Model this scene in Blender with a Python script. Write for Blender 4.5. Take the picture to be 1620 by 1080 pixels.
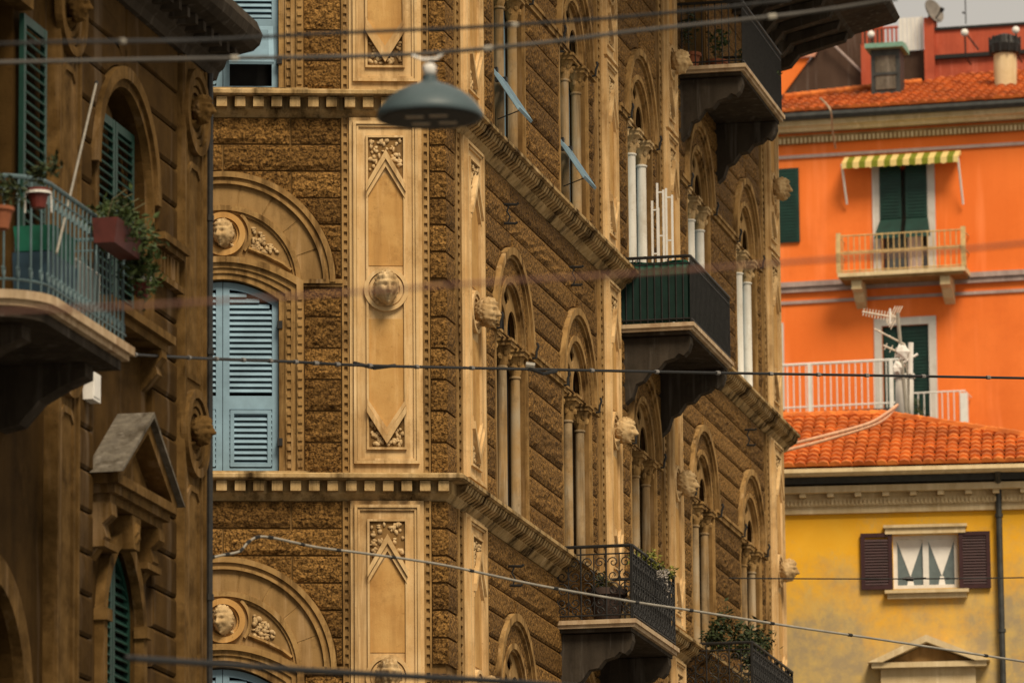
import bpy, bmesh, math, random
from mathutils import Vector, Matrix, noise, geometry
random.seed(7)
for _o in list(bpy.data.objects): bpy.data.objects.remove(_o)
SC = bpy.context.scene; COL = SC.collection
R = math.radians

# ------------------------------------------------------------------ camera
FPX, PITCH, ROLL, CZ = 9000.0, R(10.54), R(0.51), 1.65      # 200 mm lens, photo is 1620 px wide
cd = bpy.data.cameras.new('camera'); cam = bpy.data.objects.new('camera', cd); COL.objects.link(cam)
cam.matrix_world = Matrix.Translation((0, 0, CZ)) @ Matrix.Rotation(R(90) + PITCH, 4, 'X') @ Matrix.Rotation(-ROLL, 4, 'Z')
cd.sensor_fit = 'HORIZONTAL'; cd.sensor_width = 36; cd.lens = 36 * FPX / 1620
cd.clip_start = 0.5; cd.clip_end = 3000
cd.dof.use_dof = True; cd.dof.focus_distance = 69.5; cd.dof.aperture_fstop = 2.8
SC.camera = cam

# ------------------------------------------------------------------ sky, sun, exposure
SUN_EL, SUN_AZ = R(50), R(157)                    # azimuth clockwise from +Y: behind the camera, to the left
w = bpy.data.worlds.new('World'); SC.world = w; w.use_nodes = True
nt = w.node_tree; nt.nodes.clear()
sky = nt.nodes.new('ShaderNodeTexSky'); sky.sky_type = 'NISHITA'; sky.sun_disc = False
sky.sun_elevation = SUN_EL; sky.sun_rotation = SUN_AZ; sky.dust_density = 3.0; sky.air_density = 1.0; sky.ozone_density = 0.6
mixw = nt.nodes.new('ShaderNodeMix'); mixw.data_type = 'RGBA'
tc = nt.nodes.new('ShaderNodeTexCoord'); nz = nt.nodes.new('ShaderNodeTexNoise'); nz.inputs['Scale'].default_value = 2.2; nz.inputs['Detail'].default_value = 6
rp = nt.nodes.new('ShaderNodeMapRange'); rp.inputs[1].default_value = .25; rp.inputs[2].default_value = .6; rp.inputs[3].default_value = .6; rp.inputs[4].default_value = .95
nt.links.new(tc.outputs['Generated'], nz.inputs['Vector']); nt.links.new(nz.outputs['Fac'], rp.inputs[0]); nt.links.new(rp.outputs[0], mixw.inputs[0])
nt.links.new(sky.outputs[0], mixw.inputs[6]); mixw.inputs[7].default_value = (15.2, 13.7, 11.5, 1)      # thin bright cloud
bg = nt.nodes.new('ShaderNodeBackground'); bg.inputs['Strength'].default_value = 0.05
out = nt.nodes.new('ShaderNodeOutputWorld')
nt.links.new(mixw.outputs[2], bg.inputs['Color']); nt.links.new(bg.outputs[0], out.inputs['Surface'])
sd = bpy.data.lights.new('sun', 'SUN'); sd.energy = 4.4; sd.angle = R(22); sd.color = (1.0, 0.84, 0.62)
sun = bpy.data.objects.new('sun', sd); COL.objects.link(sun)
_L = Vector((math.sin(SUN_AZ) * math.cos(SUN_EL), math.cos(SUN_AZ) * math.cos(SUN_EL), math.sin(SUN_EL)))
sun.rotation_euler = _L.to_track_quat('Z', 'Y').to_euler(); sun.location = (0, 0, 60)
SC.view_settings.view_transform = 'Standard'; SC.view_settings.look = 'None'
SC.view_settings.exposure = -0.12; SC.view_settings.gamma = 1.0
SC.render.engine = 'CYCLES'

# ------------------------------------------------------------------ photo pixel -> direction -> point on a plane
def ray(px, py):
    a = px - 810; b = py - 540
    u = a * math.cos(ROLL) - b * math.sin(ROLL); v = a * math.sin(ROLL) + b * math.cos(ROLL)
    dx, dy, dz = u / FPX, 1.0, -v / FPX
    return Vector((dx, dy * math.cos(PITCH) - dz * math.sin(PITCH), dy * math.sin(PITCH) + dz * math.cos(PITCH)))
def at(px, py, Y):
    d = ray(px, py); return Vector((0, 0, CZ)) + d * (Y / d.y)

class Fr:
    """a facade: u runs along it, n points out of it, z up"""
    def __init__(s, o, ang):
        a = R(ang); s.o = Vector((o[0], o[1], 0)); s.u = Vector((math.sin(a), math.cos(a), 0)); s.n = Vector((math.cos(a), -math.sin(a), 0))
    def P(s, u, n, z): return s.o + s.u * u + s.n * n + Vector((0, 0, z))
    def uv(s, px, py, n=0.0):
        d = ray(px, py); c = Vector((0, 0, CZ)); t = (s.o + s.n * n - c).dot(s.n) / d.dot(s.n); q = c + d * t
        return (q - s.o).dot(s.u), q.z
    def box_px(s, x0, y0, x1, y1, n=0.0):
        xm, ym = (x0 + x1) / 2, (y0 + y1) / 2
        return s.uv(x0, ym, n)[0], s.uv(x1, ym, n)[0], s.uv(xm, y1, n)[1], s.uv(xm, y0, n)[1]   # u0,u1,z0,z1
K = at(703, 755, 66)
A = Fr(K, 86.09)          # front of the main building
B = Fr(K, 11.92)          # its long side on the street; the left building stands in the same line
O = Fr(at(1425, 450, 122), 103.49)
Y = Fr(at(1425, 750, 97), 95.73)
WORLD = Fr((0, 0), 90)    # u=+x, n=-y ... only for things given in world coordinates

# ------------------------------------------------------------------ objects
def tag(o, label=None, cat=None, group=None, kind=None):
    if label: o['label'] = label
    if cat: o['category'] = cat
    if group: o['group'] = group
    if kind: o['kind'] = kind
    return o
def root(name, loc, label, cat, group=None):
    o = bpy.data.objects.new(name, None); COL.objects.link(o); o.location = loc; o.empty_display_size = .2
    return tag(o, label, cat, group)
ROOTLOC = {}
def rootloc(p):
    while p is not None and p.parent is not None: p = p.parent
    return p.location.copy() if p is not None else Vector((0, 0, 0))
def link(name, me, mat, parent):
    o = bpy.data.objects.new(name, me); COL.objects.link(o); o.parent = parent
    if mat is not None and not me.materials: me.materials.append(mat)
    return o

class MB:
    """collects geometry in the coordinates of a facade"""
    def __init__(s, fr=None): s.fr = fr; s.v = []; s.f = []
    def T(s, u, n, z): return s.fr.P(u, n, z) if s.fr else Vector((u, n, z))
    def add(s, vs, fs):
        b = len(s.v); s.v += [s.T(*p) for p in vs]; s.f += [tuple(b + i for i in f) for f in fs]
    def raw(s, vs, fs):
        b = len(s.v); s.v += [Vector(p) for p in vs]; s.f += [tuple(b + i for i in f) for f in fs]
    def box(s, u0, u1, n0, n1, z0, z1):
        s.add([(u0, n0, z0), (u1, n0, z0), (u1, n1, z0), (u0, n1, z0), (u0, n0, z1), (u1, n0, z1), (u1, n1, z1), (u0, n1, z1)],
              [(0, 3, 2, 1), (4, 5, 6, 7), (0, 1, 5, 4), (1, 2, 6, 5), (2, 3, 7, 6), (3, 0, 4, 7)]); return s
    def prism(s, poly, n0, n1):                       # poly in (u,z), extruded along n
        k = len(poly); s.add([(u, n0, z) for u, z in poly] + [(u, n1, z) for u, z in poly],
              [tuple(range(k)), tuple(range(2 * k - 1, k - 1, -1))] + [(i, (i + 1) % k, k + (i + 1) % k, k + i) for i in range(k)]); return s
    def prism_u(s, poly, u0, u1):                     # poly in (n,z), extruded along u
        k = len(poly); s.add([(u0, n, z) for n, z in poly] + [(u1, n, z) for n, z in poly],
              [tuple(range(k)), tuple(range(2 * k - 1, k - 1, -1))] + [(i, (i + 1) % k, k + (i + 1) % k, k + i) for i in range(k)]); return s
    def plate(s, outer, holes, n0, n1):               # polygon with holes, given thickness
        loops = [outer] + holes; pts = [p for l in loops for p in l]; m = len(pts)
        tris = geometry.tessellate_polygon([[Vector((u, z, 0)) for u, z in l] for l in loops])
        fs = [tuple(t) for t in tris] + [tuple(m + i for i in reversed(t)) for t in tris]
        b = 0
        for l in loops:
            k = len(l); fs += [(b + i, b + (i + 1) % k, m + b + (i + 1) % k, m + b + i) for i in range(k)]; b += k
        s.add([(u, n1, z) for u, z in pts] + [(u, n0, z) for u, z in pts], fs); return s
    def ring(s, uc, zc, r0, r1, n0, n1, a0=0, a1=360, seg=32, sx=1.0):
        full = abs(a1 - a0) >= 359.9; k = seg if full else seg + 1
        vs = []
        for i in range(k):
            a = R(a0 + (a1 - a0) * i / seg); c, sn = math.cos(a) * sx, math.sin(a)
            vs += [(uc + r0 * c, n0, zc + r0 * sn), (uc + r1 * c, n0, zc + r1 * sn), (uc + r1 * c, n1, zc + r1 * sn), (uc + r0 * c, n1, zc + r0 * sn)]
        fs = []
        for i in range(seg):
            a = 4 * i; b = 4 * ((i + 1) % k)
            for j in range(4): fs.append((a + j, a + (j + 1) % 4, b + (j + 1) % 4, b + j))
        if not full: fs += [(0, 1, 2, 3), (4 * seg + 3, 4 * seg + 2, 4 * seg + 1, 4 * seg)]
        s.add(vs, fs); return s
    def disc(s, uc, zc, r, n0, n1, seg=28, sx=1.0):
        s.prism([(uc + r * sx * math.cos(2 * math.pi * i / seg), zc + r * math.sin(2 * math.pi * i / seg)) for i in range(seg)], n0, n1); return s
    def lathe(s, u, n, prof, seg=14):                 # vertical axis, prof = [(r,z)]
        vs = []; fs = []
        for r, z in prof:
            for i in range(seg):
                a = 2 * math.pi * i / seg; vs.append((u + r * math.cos(a), n + r * math.sin(a), z))
        for j in range(len(prof) - 1):
            for i in range(seg): fs.append((j * seg + i, j * seg + (i + 1) % seg, (j + 1) * seg + (i + 1) % seg, (j + 1) * seg + i))
        fs.append(tuple(range(seg))); fs.append(tuple(range((len(prof) - 1) * seg, len(prof) * seg)))
        s.add(vs, fs); return s
    def tube(s, pts, r, seg=6, taper=1.0):            # pts in facade coordinates
        P = [s.T(*p) for p in pts]; s.tube_w(P, r, seg, taper); return s
    def tube_w(s, P, r, seg=6, taper=1.0):
        vs = []; k = len(P)
        for i, p in enumerate(P):
            d = (P[min(i + 1, k - 1)] - P[max(i - 1, 0)])
            d = d.normalized() if d.length > 1e-9 else Vector((0, 0, 1))
            x = d.orthogonal().normalized() if i == 0 else (x - d * x.dot(d)).normalized()
            y = d.cross(x); rr = r * (1 + (taper - 1) * i / max(1, k - 1))
            for j in range(seg):
                a = 2 * math.pi * j / seg; vs.append(p + x * (rr * math.cos(a)) + y * (rr * math.sin(a)))
        fs = [(i * seg + j, i * seg + (j + 1) % seg, (i + 1) * seg + (j + 1) % seg, (i + 1) * seg + j) for i in range(k - 1) for j in range(seg)]
        fs += [tuple(range(seg)), tuple(range((k - 1) * seg, k * seg))]
        s.raw(vs, fs); return s
    def blob(s, c, r, seg=8, rings=5, jit=.25):       # small lumpy ellipsoid, c in facade coords
        vs = []; fs = []
        for i in range(1, rings):
            ph = math.pi * i / rings
            for j in range(seg):
                th = 2 * math.pi * j / seg; k = 1 + random.uniform(-jit, jit)
                vs.append((c[0] + r[0] * k * math.sin(ph) * math.cos(th), c[1] + r[1] * k * math.sin(ph) * math.sin(th), c[2] + r[2] * k * math.cos(ph)))
        vs += [(c[0], c[1], c[2] + r[2]), (c[0], c[1], c[2] - r[2])]; t = len(vs) - 2
        for i in range(rings - 2):
            for j in range(seg): fs.append((i * seg + j, i * seg + (j + 1) % seg, (i + 1) * seg + (j + 1) % seg, (i + 1) * seg + j))
        for j in range(seg): fs.append((t, (j + 1) % seg, j)); fs.append((t + 1, (rings - 2) * seg + j, (rings - 2) * seg + (j + 1) % seg))
        s.add(vs, fs); return s
    def mesh(s, name, off, smooth=False, recalc=True):
        me = bpy.data.meshes.new(name); me.from_pydata([tuple(p - off) for p in s.v], [], s.f); me.update()
        if recalc:
            bm = bmesh.new(); bm.from_mesh(me); bmesh.ops.recalc_face_normals(bm, faces=bm.faces); bm.to_mesh(me); bm.free()
        if smooth:
            for p in me.polygons: p.use_smooth = True
        return me
    def build(s, name, mat, parent, smooth=False, recalc=True, kind=None):
        me = s.mesh(name, rootloc(parent), smooth, recalc); o = link(name, me, mat, parent)
        if kind: o['kind'] = kind
        return o

def smooth_by_angle(o, deg=40):
    bm = bmesh.new(); bm.from_mesh(o.data)
    for f in bm.faces: f.smooth = True
    for e in bm.edges:
        if len(e.link_faces) == 2 and e.calc_face_angle(0) > R(deg): e.smooth = False
    bm.to_mesh(o.data); bm.free(); return o

# ------------------------------------------------------------------ materials
def base_mat(name, rough=.85, metallic=0.0, spec=.3):
    m = bpy.data.materials.new(name); m.use_nodes = True; t = m.node_tree; b = t.nodes['Principled BSDF']
    b.inputs['Roughness'].default_value = rough; b.inputs['Metallic'].default_value = metallic
    b.inputs['Specular IOR Level'].default_value = spec
    return m, t, b
def nod(t, k, **kw):
    n = t.nodes.new(k)
    for a, v in kw.items():
        if a in n.inputs: n.inputs[a].default_value = v
        else: setattr(n, a, v)
    return n
def ramp(t, src, p0, p1):
    m = nod(t, 'ShaderNodeMapRange'); m.inputs[1].default_value = p0; m.inputs[2].default_value = p1; t.links.new(src, m.inputs[0]); return m.outputs[0]
def mixc(t, fac, a, b):
    m = nod(t, 'ShaderNodeMix', data_type='RGBA')
    if isinstance(fac, float): m.inputs[0].default_value = fac
    else: t.links.new(fac, m.inputs[0])
    for i, c in ((6, a), (7, b)):
        if isinstance(c, tuple): m.inputs[i].default_value = (*c, 1)
        else: t.links.new(c, m.inputs[i])
    return m.outputs[2]
def pos(t, sx=1, sy=1, sz=1):
    g = nod(t, 'ShaderNodeNewGeometry'); v = nod(t, 'ShaderNodeVectorMath', operation='MULTIPLY'); v.inputs[1].default_value = (sx, sy, sz)
    t.links.new(g.outputs['Position'], v.inputs[0]); return v.outputs[0]
def nse(t, vec, scale, detail=5, rough=.6):
    n = nod(t, 'ShaderNodeTexNoise'); n.inputs['Scale'].default_value = scale; n.inputs['Detail'].default_value = detail; n.inputs['Roughness'].default_value = rough
    t.links.new(vec, n.inputs['Vector']); return n.outputs['Fac']
def bump(t, b, h, strength, dist):
    n = nod(t, 'ShaderNodeBump'); n.inputs['Strength'].default_value = strength; n.inputs['Distance'].default_value = dist
    t.links.new(h, n.inputs['Height']); t.links.new(n.outputs[0], b.inputs['Normal']); return n
def stucco(name, c, c2, stain, scale=3.0, stain_amt=.6, bumps=.35, rough=.9, streak=5.0, bd=.008):
    """weathered plaster: mottled, vertical rain streaks, fine grain"""
    m, t, b = base_mat(name, rough, spec=.04); p = pos(t)
    col = mixc(t, ramp(t, nse(t, p, scale, 6), .35, .68), c, c2)
    st = nse(t, pos(t, streak, streak, streak * .09), 1.0, 5, .65)
    col = mixc(t, ramp(t, st, .47, .47 + .24 / max(stain_amt, .05)), col, stain)
    pt = nse(t, p, scale * .55, 8, .75); col = mixc(t, ramp(t, pt, .52, .78), col, stain)
    gr = nse(t, p, 22, 4, .7)
    col = mixc(t, ramp(t, gr, .62, .8), col, stain)
    wash = nse(t, pos(t, streak * 1.7, streak * 1.7, streak * .12), 1.0, 4, .6)      # pale lime washed down the face
    pale = tuple(min(1, x * 1.15 + .05) for x in c2); col = mixc(t, ramp(t, wash, .56, .80), col, pale)
    t.links.new(col, b.inputs['Base Color']); bump(t, b, nse(t, p, 45, 5, .7), bumps, bd); return m
def plain(name, c, rough=.6, metallic=0.0, spec=.3, var=.25, scale=8.0, bumps=0.0):
    m, t, b = base_mat(name, rough, metallic, spec); p = pos(t)
    d = tuple(x * (1 - var) for x in c); l = tuple(min(1, x * (1 + var)) for x in c)
    t.links.new(mixc(t, ramp(t, nse(t, p, scale, 5), .3, .7), d, l), b.inputs['Base Color'])
    if bumps: bump(t, b, nse(t, p, scale * 6, 4), bumps, .005)
    return m
def rock(name, dark, light, scale=16.0, dist=.035, strength=1.0):
    """rock-faced artificial stone: chipped, glinting, pitted"""
    m, t, b = base_mat(name, .8, spec=.12); p = pos(t)
    vo = nod(t, 'ShaderNodeTexVoronoi'); vo.inputs['Scale'].default_value = scale; t.links.new(p, vo.inputs['Vector'])
    n1 = nse(t, p, scale * .8, 6, .72); n2 = nse(t, p, 1.7, 3); n3 = nse(t, p, scale * 2.3, 4, .7)
    oi = nod(t, 'ShaderNodeObjectInfo')
    h = nod(t, 'ShaderNodeMath', operation='MULTIPLY_ADD'); t.links.new(vo.outputs['Distance'], h.inputs[0]); h.inputs[1].default_value = -.55; t.links.new(n1, h.inputs[2])
    mid = tuple((a + c) / 2 for a, c in zip(dark, light))
    c1 = mixc(t, ramp(t, n3, .38, .62), dark, light)
    c1 = mixc(t, ramp(t, n2, .45, 1.1), c1, mid)
    mm = nod(t, 'ShaderNodeMath', operation='MULTIPLY'); t.links.new(oi.outputs['Random'], mm.inputs[0]); mm.inputs[1].default_value = .5
    c1 = mixc(t, mm.outputs[0], c1, dark)
    t.links.new(c1, b.inputs['Base Color']); bump(t, b, h.outputs[0], strength, dist); return m

M = {}
M['rock'] = rock('rock_faced_stone', (.036, .016, .004), (.50, .268, .076), 15.0, .10)
M['joint'] = stucco('joint_mortar', (.16, .090, .032), (.24, .142, .054), (.05, .028, .011))
M['cream'] = stucco('cream_cement', (.53, .345, .155), (.66, .475, .25), (.20, .105, .036), 2.2, .75)
M['cream2'] = stucco('cream_moulding', (.27, .158, .058), (.38, .238, .095), (.055, .028, .010), 4.0, 1.1)
M['tan'] = stucco('tan_panel', (.46, .255, .085), (.55, .335, .125), (.24, .12, .04), 3.0, .55)
M['brownpanel'] = stucco('brown_panel', (.27, .165, .065), (.33, .205, .085), (.14, .08, .03), 3.5, .6)
M['head'] = stucco('carved_stone', (.46, .31, .15), (.60, .44, .24), (.16, .09, .035), 9.0, .8, .5)
M['whitecol'] = stucco('white_marble', (.66, .63, .56), (.72, .70, .64), (.42, .37, .29), 3.0, .5, .15, .5)
M['greycol'] = stucco('weathered_column', (.29, .175, .068), (.31, .245, .16), (.08, .052, .026), 2.0, 1.1, .3, .7)
M['cornice'] = stucco('dirty_cornice', (.36, .235, .10), (.48, .34, .17), (.04, .024, .010), 6.0, 1.3, .7, .9, 3.0)
M['blue'] = plain('blue_shutter_paint', (.20, .315, .40), .55, var=.2, scale=3)
M['green'] = plain('dark_green_paint', (.006, .034, .025), .5, var=.3, scale=4)
M['dark'] = plain('dark_interior', (.012, .011, .010), .9, var=.2)  # near-black: shade of recesses and rooms is put into the colour
M['iron'] = plain('dark_iron', (.022, .021, .020), .55, .3, var=.3, scale=20)
M['slab'] = stucco('slab_underside', (.042, .034, .026), (.060, .048, .036), (.02, .016, .012), 3, .7)  # dirty undersides, darkened further to hold the shade under balconies and eaves
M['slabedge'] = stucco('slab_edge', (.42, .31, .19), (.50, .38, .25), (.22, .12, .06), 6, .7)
M['ochre'] = stucco('ochre_stucco', (.050, .027, .0080), (.078, .043, .013), (.014, .008, .003), 2.6, .45, .6, .9, 2.2)  # base tone darkened to stand for the shade over the whole townhouse
M['ochre2'] = stucco('ochre_trim', (.088, .049, .015), (.175, .102, .036), (.018, .010, .004), 4.5, .55, .6, .9, 3.0)  # trim darkened along with the wall, its shade put into the colour
M['slate'] = stucco('grey_slate', (.105, .092, .074), (.16, .14, .11), (.05, .04, .028), 9, 1.2, .8)
M['teal'] = plain('blue_grey_rail_paint', (.085, .135, .15), .5, var=.25)
M['orange'] = stucco('orange_plaster', (.78, .175, .034), (.86, .215, .048), (.62, .13, .026), .35, .28, .25, .85, .9)
M['palegrey'] = stucco('pale_grey_frame', (.52, .49, .45), (.58, .55, .51), (.40, .36, .31), 3, .4)
M['purplegrey'] = stucco('mauve_moulding', (.36, .27, .25), (.42, .33, .30), (.24, .18, .16), 3, .5)
M['brass'] = plain('pale_yellow_rail', (.52, .36, .16), .65, var=.3)
M['whitemetal'] = plain('white_metal', (.70, .68, .64), .45, var=.08)
M['maroon'] = plain('maroon_shutter', (.040, .014, .016), .5, var=.25)
M['beige'] = stucco('beige_cornice', (.60, .47, .27), (.66, .54, .34), (.42, .30, .15), 3, .5)
M['gutter'] = plain('dark_gutter', (.05, .052, .050), .5, .3, var=.3)
M['copper'] = plain('green_copper', (.20, .40, .32), .6, var=.2)
M['red'] = stucco('red_parapet', (.42, .085, .045), (.48, .11, .06), (.30, .06, .035), 1.5, .5)
M['brownwall'] = stucco('dark_brown_cladding', (.075, .045, .032), (.09, .055, .04), (.05, .03, .022), 2, .5)
M['terracotta'] = plain('terracotta_pot', (.24, .08, .035), .8, var=.2)
M['stem'] = plain('plant_stem', (.07, .06, .025), .8)
M['asphalt'] = plain('asphalt', (.05, .05, .05), .9, var=.2, scale=30, bumps=.3)
M['paving'] = plain('stone_paving', (.22, .21, .19), .85, var=.2, scale=4, bumps=.2)
M['black'] = plain('black_cable', (.012, .012, .012), .5, var=.1)
M['greycable'] = plain('pale_grey_cable', (.26, .24, .20), .5, var=.2)
M['redcable'] = plain('brown_red_cable', (.13, .06, .04), .6, var=.2)
M['lampshade'] = plain('blue_grey_enamel', (.060, .088, .098), .45, var=.12, scale=5)
M['lampunder'] = plain('dark_lamp_body', (.010, .012, .012), .6, var=.1)
M['led'] = plain('lamp_lens', (.20, .20, .19), .2, var=.05)
M['glass'] = plain('window_glass', (.10, .13, .13), .06, spec=.8, var=.2)
M['curtain'] = plain('white_curtain', (.78, .76, .72), .8, var=.05)
M['greentarp'] = plain('green_tarp', (.004, .085, .052), .6, var=.3, scale=6)
def leafmat(name, c1, c2):
    m, t, b = base_mat(name, .6, spec=.3)
    n = nse(t, pos(t), 14, 2); t.links.new(mixc(t, ramp(t, n, .35, .65), c1, c2), b.inputs['Base Color'])
    b.inputs['Subsurface Weight'].default_value = 0.0; return m
M['leaf'] = leafmat('green_leaves', (.018, .036, .008), (.055, .08, .018))
M['leaf2'] = leafmat('yellow_green_leaves', (.10, .13, .02), (.28, .26, .05))
M['leafdark'] = leafmat('dark_leaves', (.018, .030, .010), (.045, .06, .018))
def tilemat(name, c1, c2, c3):
    m, t, b = base_mat(name, .8, spec=.2); p = pos(t)
    oi = nod(t, 'ShaderNodeTexVoronoi'); oi.inputs['Scale'].default_value = 4.5; t.links.new(p, oi.inputs['Vector'])
    sx = nod(t, 'ShaderNodeSeparateColor'); t.links.new(oi.outputs['Color'], sx.inputs[0])
    c = mixc(t, sx.outputs[0], c1, c2); c = mixc(t, ramp(t, nse(t, p, 1.1, 4), .5, .75), c, c3)
    t.links.new(c, b.inputs['Base Color']); bump(t, b, nse(t, p, 40, 3), .3, .004); return m
M['tile'] = tilemat('orange_roof_tile', (.44, .095, .016), (.74, .22, .042), (.30, .075, .02))
M['tile2'] = tilemat('old_roof_tile', (.34, .072, .016), (.60, .155, .032), (.16, .05, .02))
def yellow_wall():
    m, t, b = base_mat('yellow_peeling_plaster', .9, spec=.15); p = pos(t)
    c = mixc(t, ramp(t, nse(t, p, 1.2, 5), .35, .7), (.80, .40, .022), (.82, .46, .045))
    n = nod(t, 'ShaderNodeMath', operation='MULTIPLY_ADD')            # paint worn away low on the wall, in ragged patches
    sp = nod(t, 'ShaderNodeSeparateXYZ'); g = nod(t, 'ShaderNodeNewGeometry'); t.links.new(g.outputs['Position'], sp.inputs[0])
    t.links.new(sp.outputs[2], n.inputs[0]); n.inputs[1].default_value = -.16; n.inputs[2].default_value = 2.58
    a = nod(t, 'ShaderNodeMath', operation='ADD'); t.links.new(n.outputs[0], a.inputs[0]); t.links.new(nse(t, p, .9, 8, .68), a.inputs[1])
    bare = mixc(t, ramp(t, nse(t, p, 2.3, 8, .72), .40, .66), (.37, .285, .165), (.60, .42, .14))
    c = mixc(t, ramp(t, a.outputs[0], .50, .78), c, bare)
    c = mixc(t, ramp(t, nse(t, pos(t, 1, 1, .5), 1.6, 9, .75), .55, .66), c, (.62, .42, .13))
    t.links.new(c, b.inputs['Base Color']); bump(t, b, nse(t, p, 20, 4), .25, .006); return m
M['yellow'] = yellow_wall()
def awning_mat():
    m, t, b = base_mat('striped_awning', .8, spec=.1)
    g = nod(t, 'ShaderNodeNewGeometry'); v = nod(t, 'ShaderNodeVectorMath', operation='DOT_PRODUCT'); t.links.new(g.outputs['Position'], v.inputs[0]); v.inputs[1].default_value = tuple(O.u)
    s = nod(t, 'ShaderNodeMath', operation='MULTIPLY'); t.links.new(v.outputs['Value'], s.inputs[0]); s.inputs[1].default_value = 3.6
    f = nod(t, 'ShaderNodeMath', operation='FRACT'); t.links.new(s.outputs[0], f.inputs[0])
    q = nod(t, 'ShaderNodeMath', operation='GREATER_THAN'); t.links.new(f.outputs[0], q.inputs[0]); q.inputs[1].default_value = .5
    t.links.new(mixc(t, q.outputs[0], (.66, .50, .20), (.17, .19, .022)), b.inputs['Base Color']); return m
M['awning'] = awning_mat()
# ------------------------------------------------------------------ generic pieces
def path_sweep(mb, segs, prof):
    """sweep a closed profile [(n,z)] round corners; segs = [(frame,u0,u1), ...] joined end to end"""
    rows = []
    for i, (fr, u0, u1) in enumerate(segs):
        if i == 0: rows.append((fr.P(u0, 0, 0), fr.n.copy()))
        if i < len(segs) - 1:
            n1, n2 = fr.n, segs[i + 1][0].n; rows.append((fr.P(u1, 0, 0), (n1 + n2) / (1 + n1.dot(n2))))
        else: rows.append((fr.P(u1, 0, 0), fr.n.copy()))
    k = len(prof); vs = [p + d * n + Vector((0, 0, z)) for p, d in rows for n, z in prof]; fs = []
    for i in range(len(rows) - 1):
        for j in range(k): fs.append((i * k + j, i * k + (j + 1) % k, (i + 1) * k + (j + 1) % k, (i + 1) * k + j))
    fs += [tuple(range(k)), tuple(range((len(rows) - 1) * k, len(rows) * k))]
    mb.raw(vs, fs); return mb

def rough_rect(mb, u0, u1, z0, z1, nb, nt, seed, g=.011, nu=None, amp=.015):
    """a rock-faced block: sunk margins, swelling uneven face"""
    u0 += g; u1 -= g; z0 += g; z1 -= g
    if u1 - u0 < .04 or z1 - z0 < .04: return mb
    nu = nu or max(4, min(20, int((u1 - u0) / .10))); nv = 6; vs = []; fs = []
    for j in range(nv + 1):
        for i in range(nu + 1):
            a = i / nu; b = j / nv
            edge = min(1, min(a, 1 - a) * nu, min(b, 1 - b) * nv)
            qx = u0 + a * (u1 - u0); qz = z0 + b * (z1 - z0)
            h = nt - .026 + edge * .026 + ((noise.noise(Vector((qx * 5, qz * 6, seed * 1.7))) * amp * 1.6 + noise.noise(Vector((qx * 17, qz * 17, seed))) * amp * 1.5) if edge >= 1 else 0)
            vs.append((u0 + (u1 - u0) * (a if edge >= 1 else a), h, z0 + (z1 - z0) * b))
    for j in range(nv):
        for i in range(nu): q = j * (nu + 1) + i; fs.append((q, q + 1, q + nu + 2, q + nu + 1))
    rim = [i for i in range(nu + 1)] + [j * (nu + 1) + nu for j in range(1, nv + 1)] + [nv * (nu + 1) + i for i in range(nu - 1, -1, -1)] + [j * (nu + 1) for j in range(nv - 1, 0, -1)]
    base = len(vs)
    for q in rim: vs.append((vs[q][0], nb, vs[q][2]))
    k = len(rim)
    for i in range(k): fs.append((rim[i], base + i, base + (i + 1) % k, rim[(i + 1) % k]))
    mb.add(vs, fs); return mb
def rough_poly(mb, poly, nb, nt, g=.011):
    us = [p[0] for p in poly]; zs = [p[1] for p in poly]; uc = (min(us) + max(us)) / 2; zc = (min(zs) + max(zs)) / 2
    hw = (max(us) - min(us)) / 2; hh = (max(zs) - min(zs)) / 2
    if hw < .05 or hh < .05: return mb
    def sc(d): return [(uc + (u - uc) * (1 - d / hw), zc + (z - zc) * (1 - d / hh)) for u, z in poly]
    r0 = sc(g); r1 = sc(min(g + .03, hw * .6, hh * .6)); k = len(poly)
    vs = [(u, nb, z) for u, z in r0] + [(u, nt - .018, z) for u, z in r0] + [(u, nt, z) for u, z in r1]
    fs = [(i, (i + 1) % k, k + (i + 1) % k, k + i) for i in range(k)] + [(k + i, k + (i + 1) % k, 2 * k + (i + 1) % k, 2 * k + i) for i in range(k)]
    ci = len(vs); vs.append((sum(u for u, z in r1) / k, nt + random.uniform(.0, .015), sum(z for u, z in r1) / k)); fs += [(2 * k + i, 2 * k + (i + 1) % k, ci) for i in range(k)]
    mb.add(vs, fs); return mb
def band_minus_circle(u0, u1, z0, z1, uc, zc, r, side):
    """the part of a course left (-1) or right (+1) of a round arch"""
    def edge(z):
        d = r * r - (z - zc) ** 2; return uc + side * (math.sqrt(d) if d > 0 else 0)
    zt = min(z1, zc + r - .001); arc = [(edge(z), z) for z in [z0 + (zt - z0) * i / 6 for i in range(7)]]
    if side > 0:
        p = [(max(u0, a), z) for a, z in arc]
        if zt < z1: p.append((max(u0, uc), z1))
        if p[0][0] > u1 - .05 and p[-1][0] > u1 - .05: return None
        p = [(min(a, u1 - .001), z) for a, z in p]
        return p[::-1] + [(u1, z0), (u1, z1)]
    p = [(min(u1, a), z) for a, z in arc]
    if zt < z1: p.append((min(u1, uc), z1))
    if p[0][0] < u0 + .05 and p[-1][0] < u0 + .05: return None
    p = [(max(a, u0 + .001), z) for a, z in p]
    return p + [(u0, z1), (u0, z0)]

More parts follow.
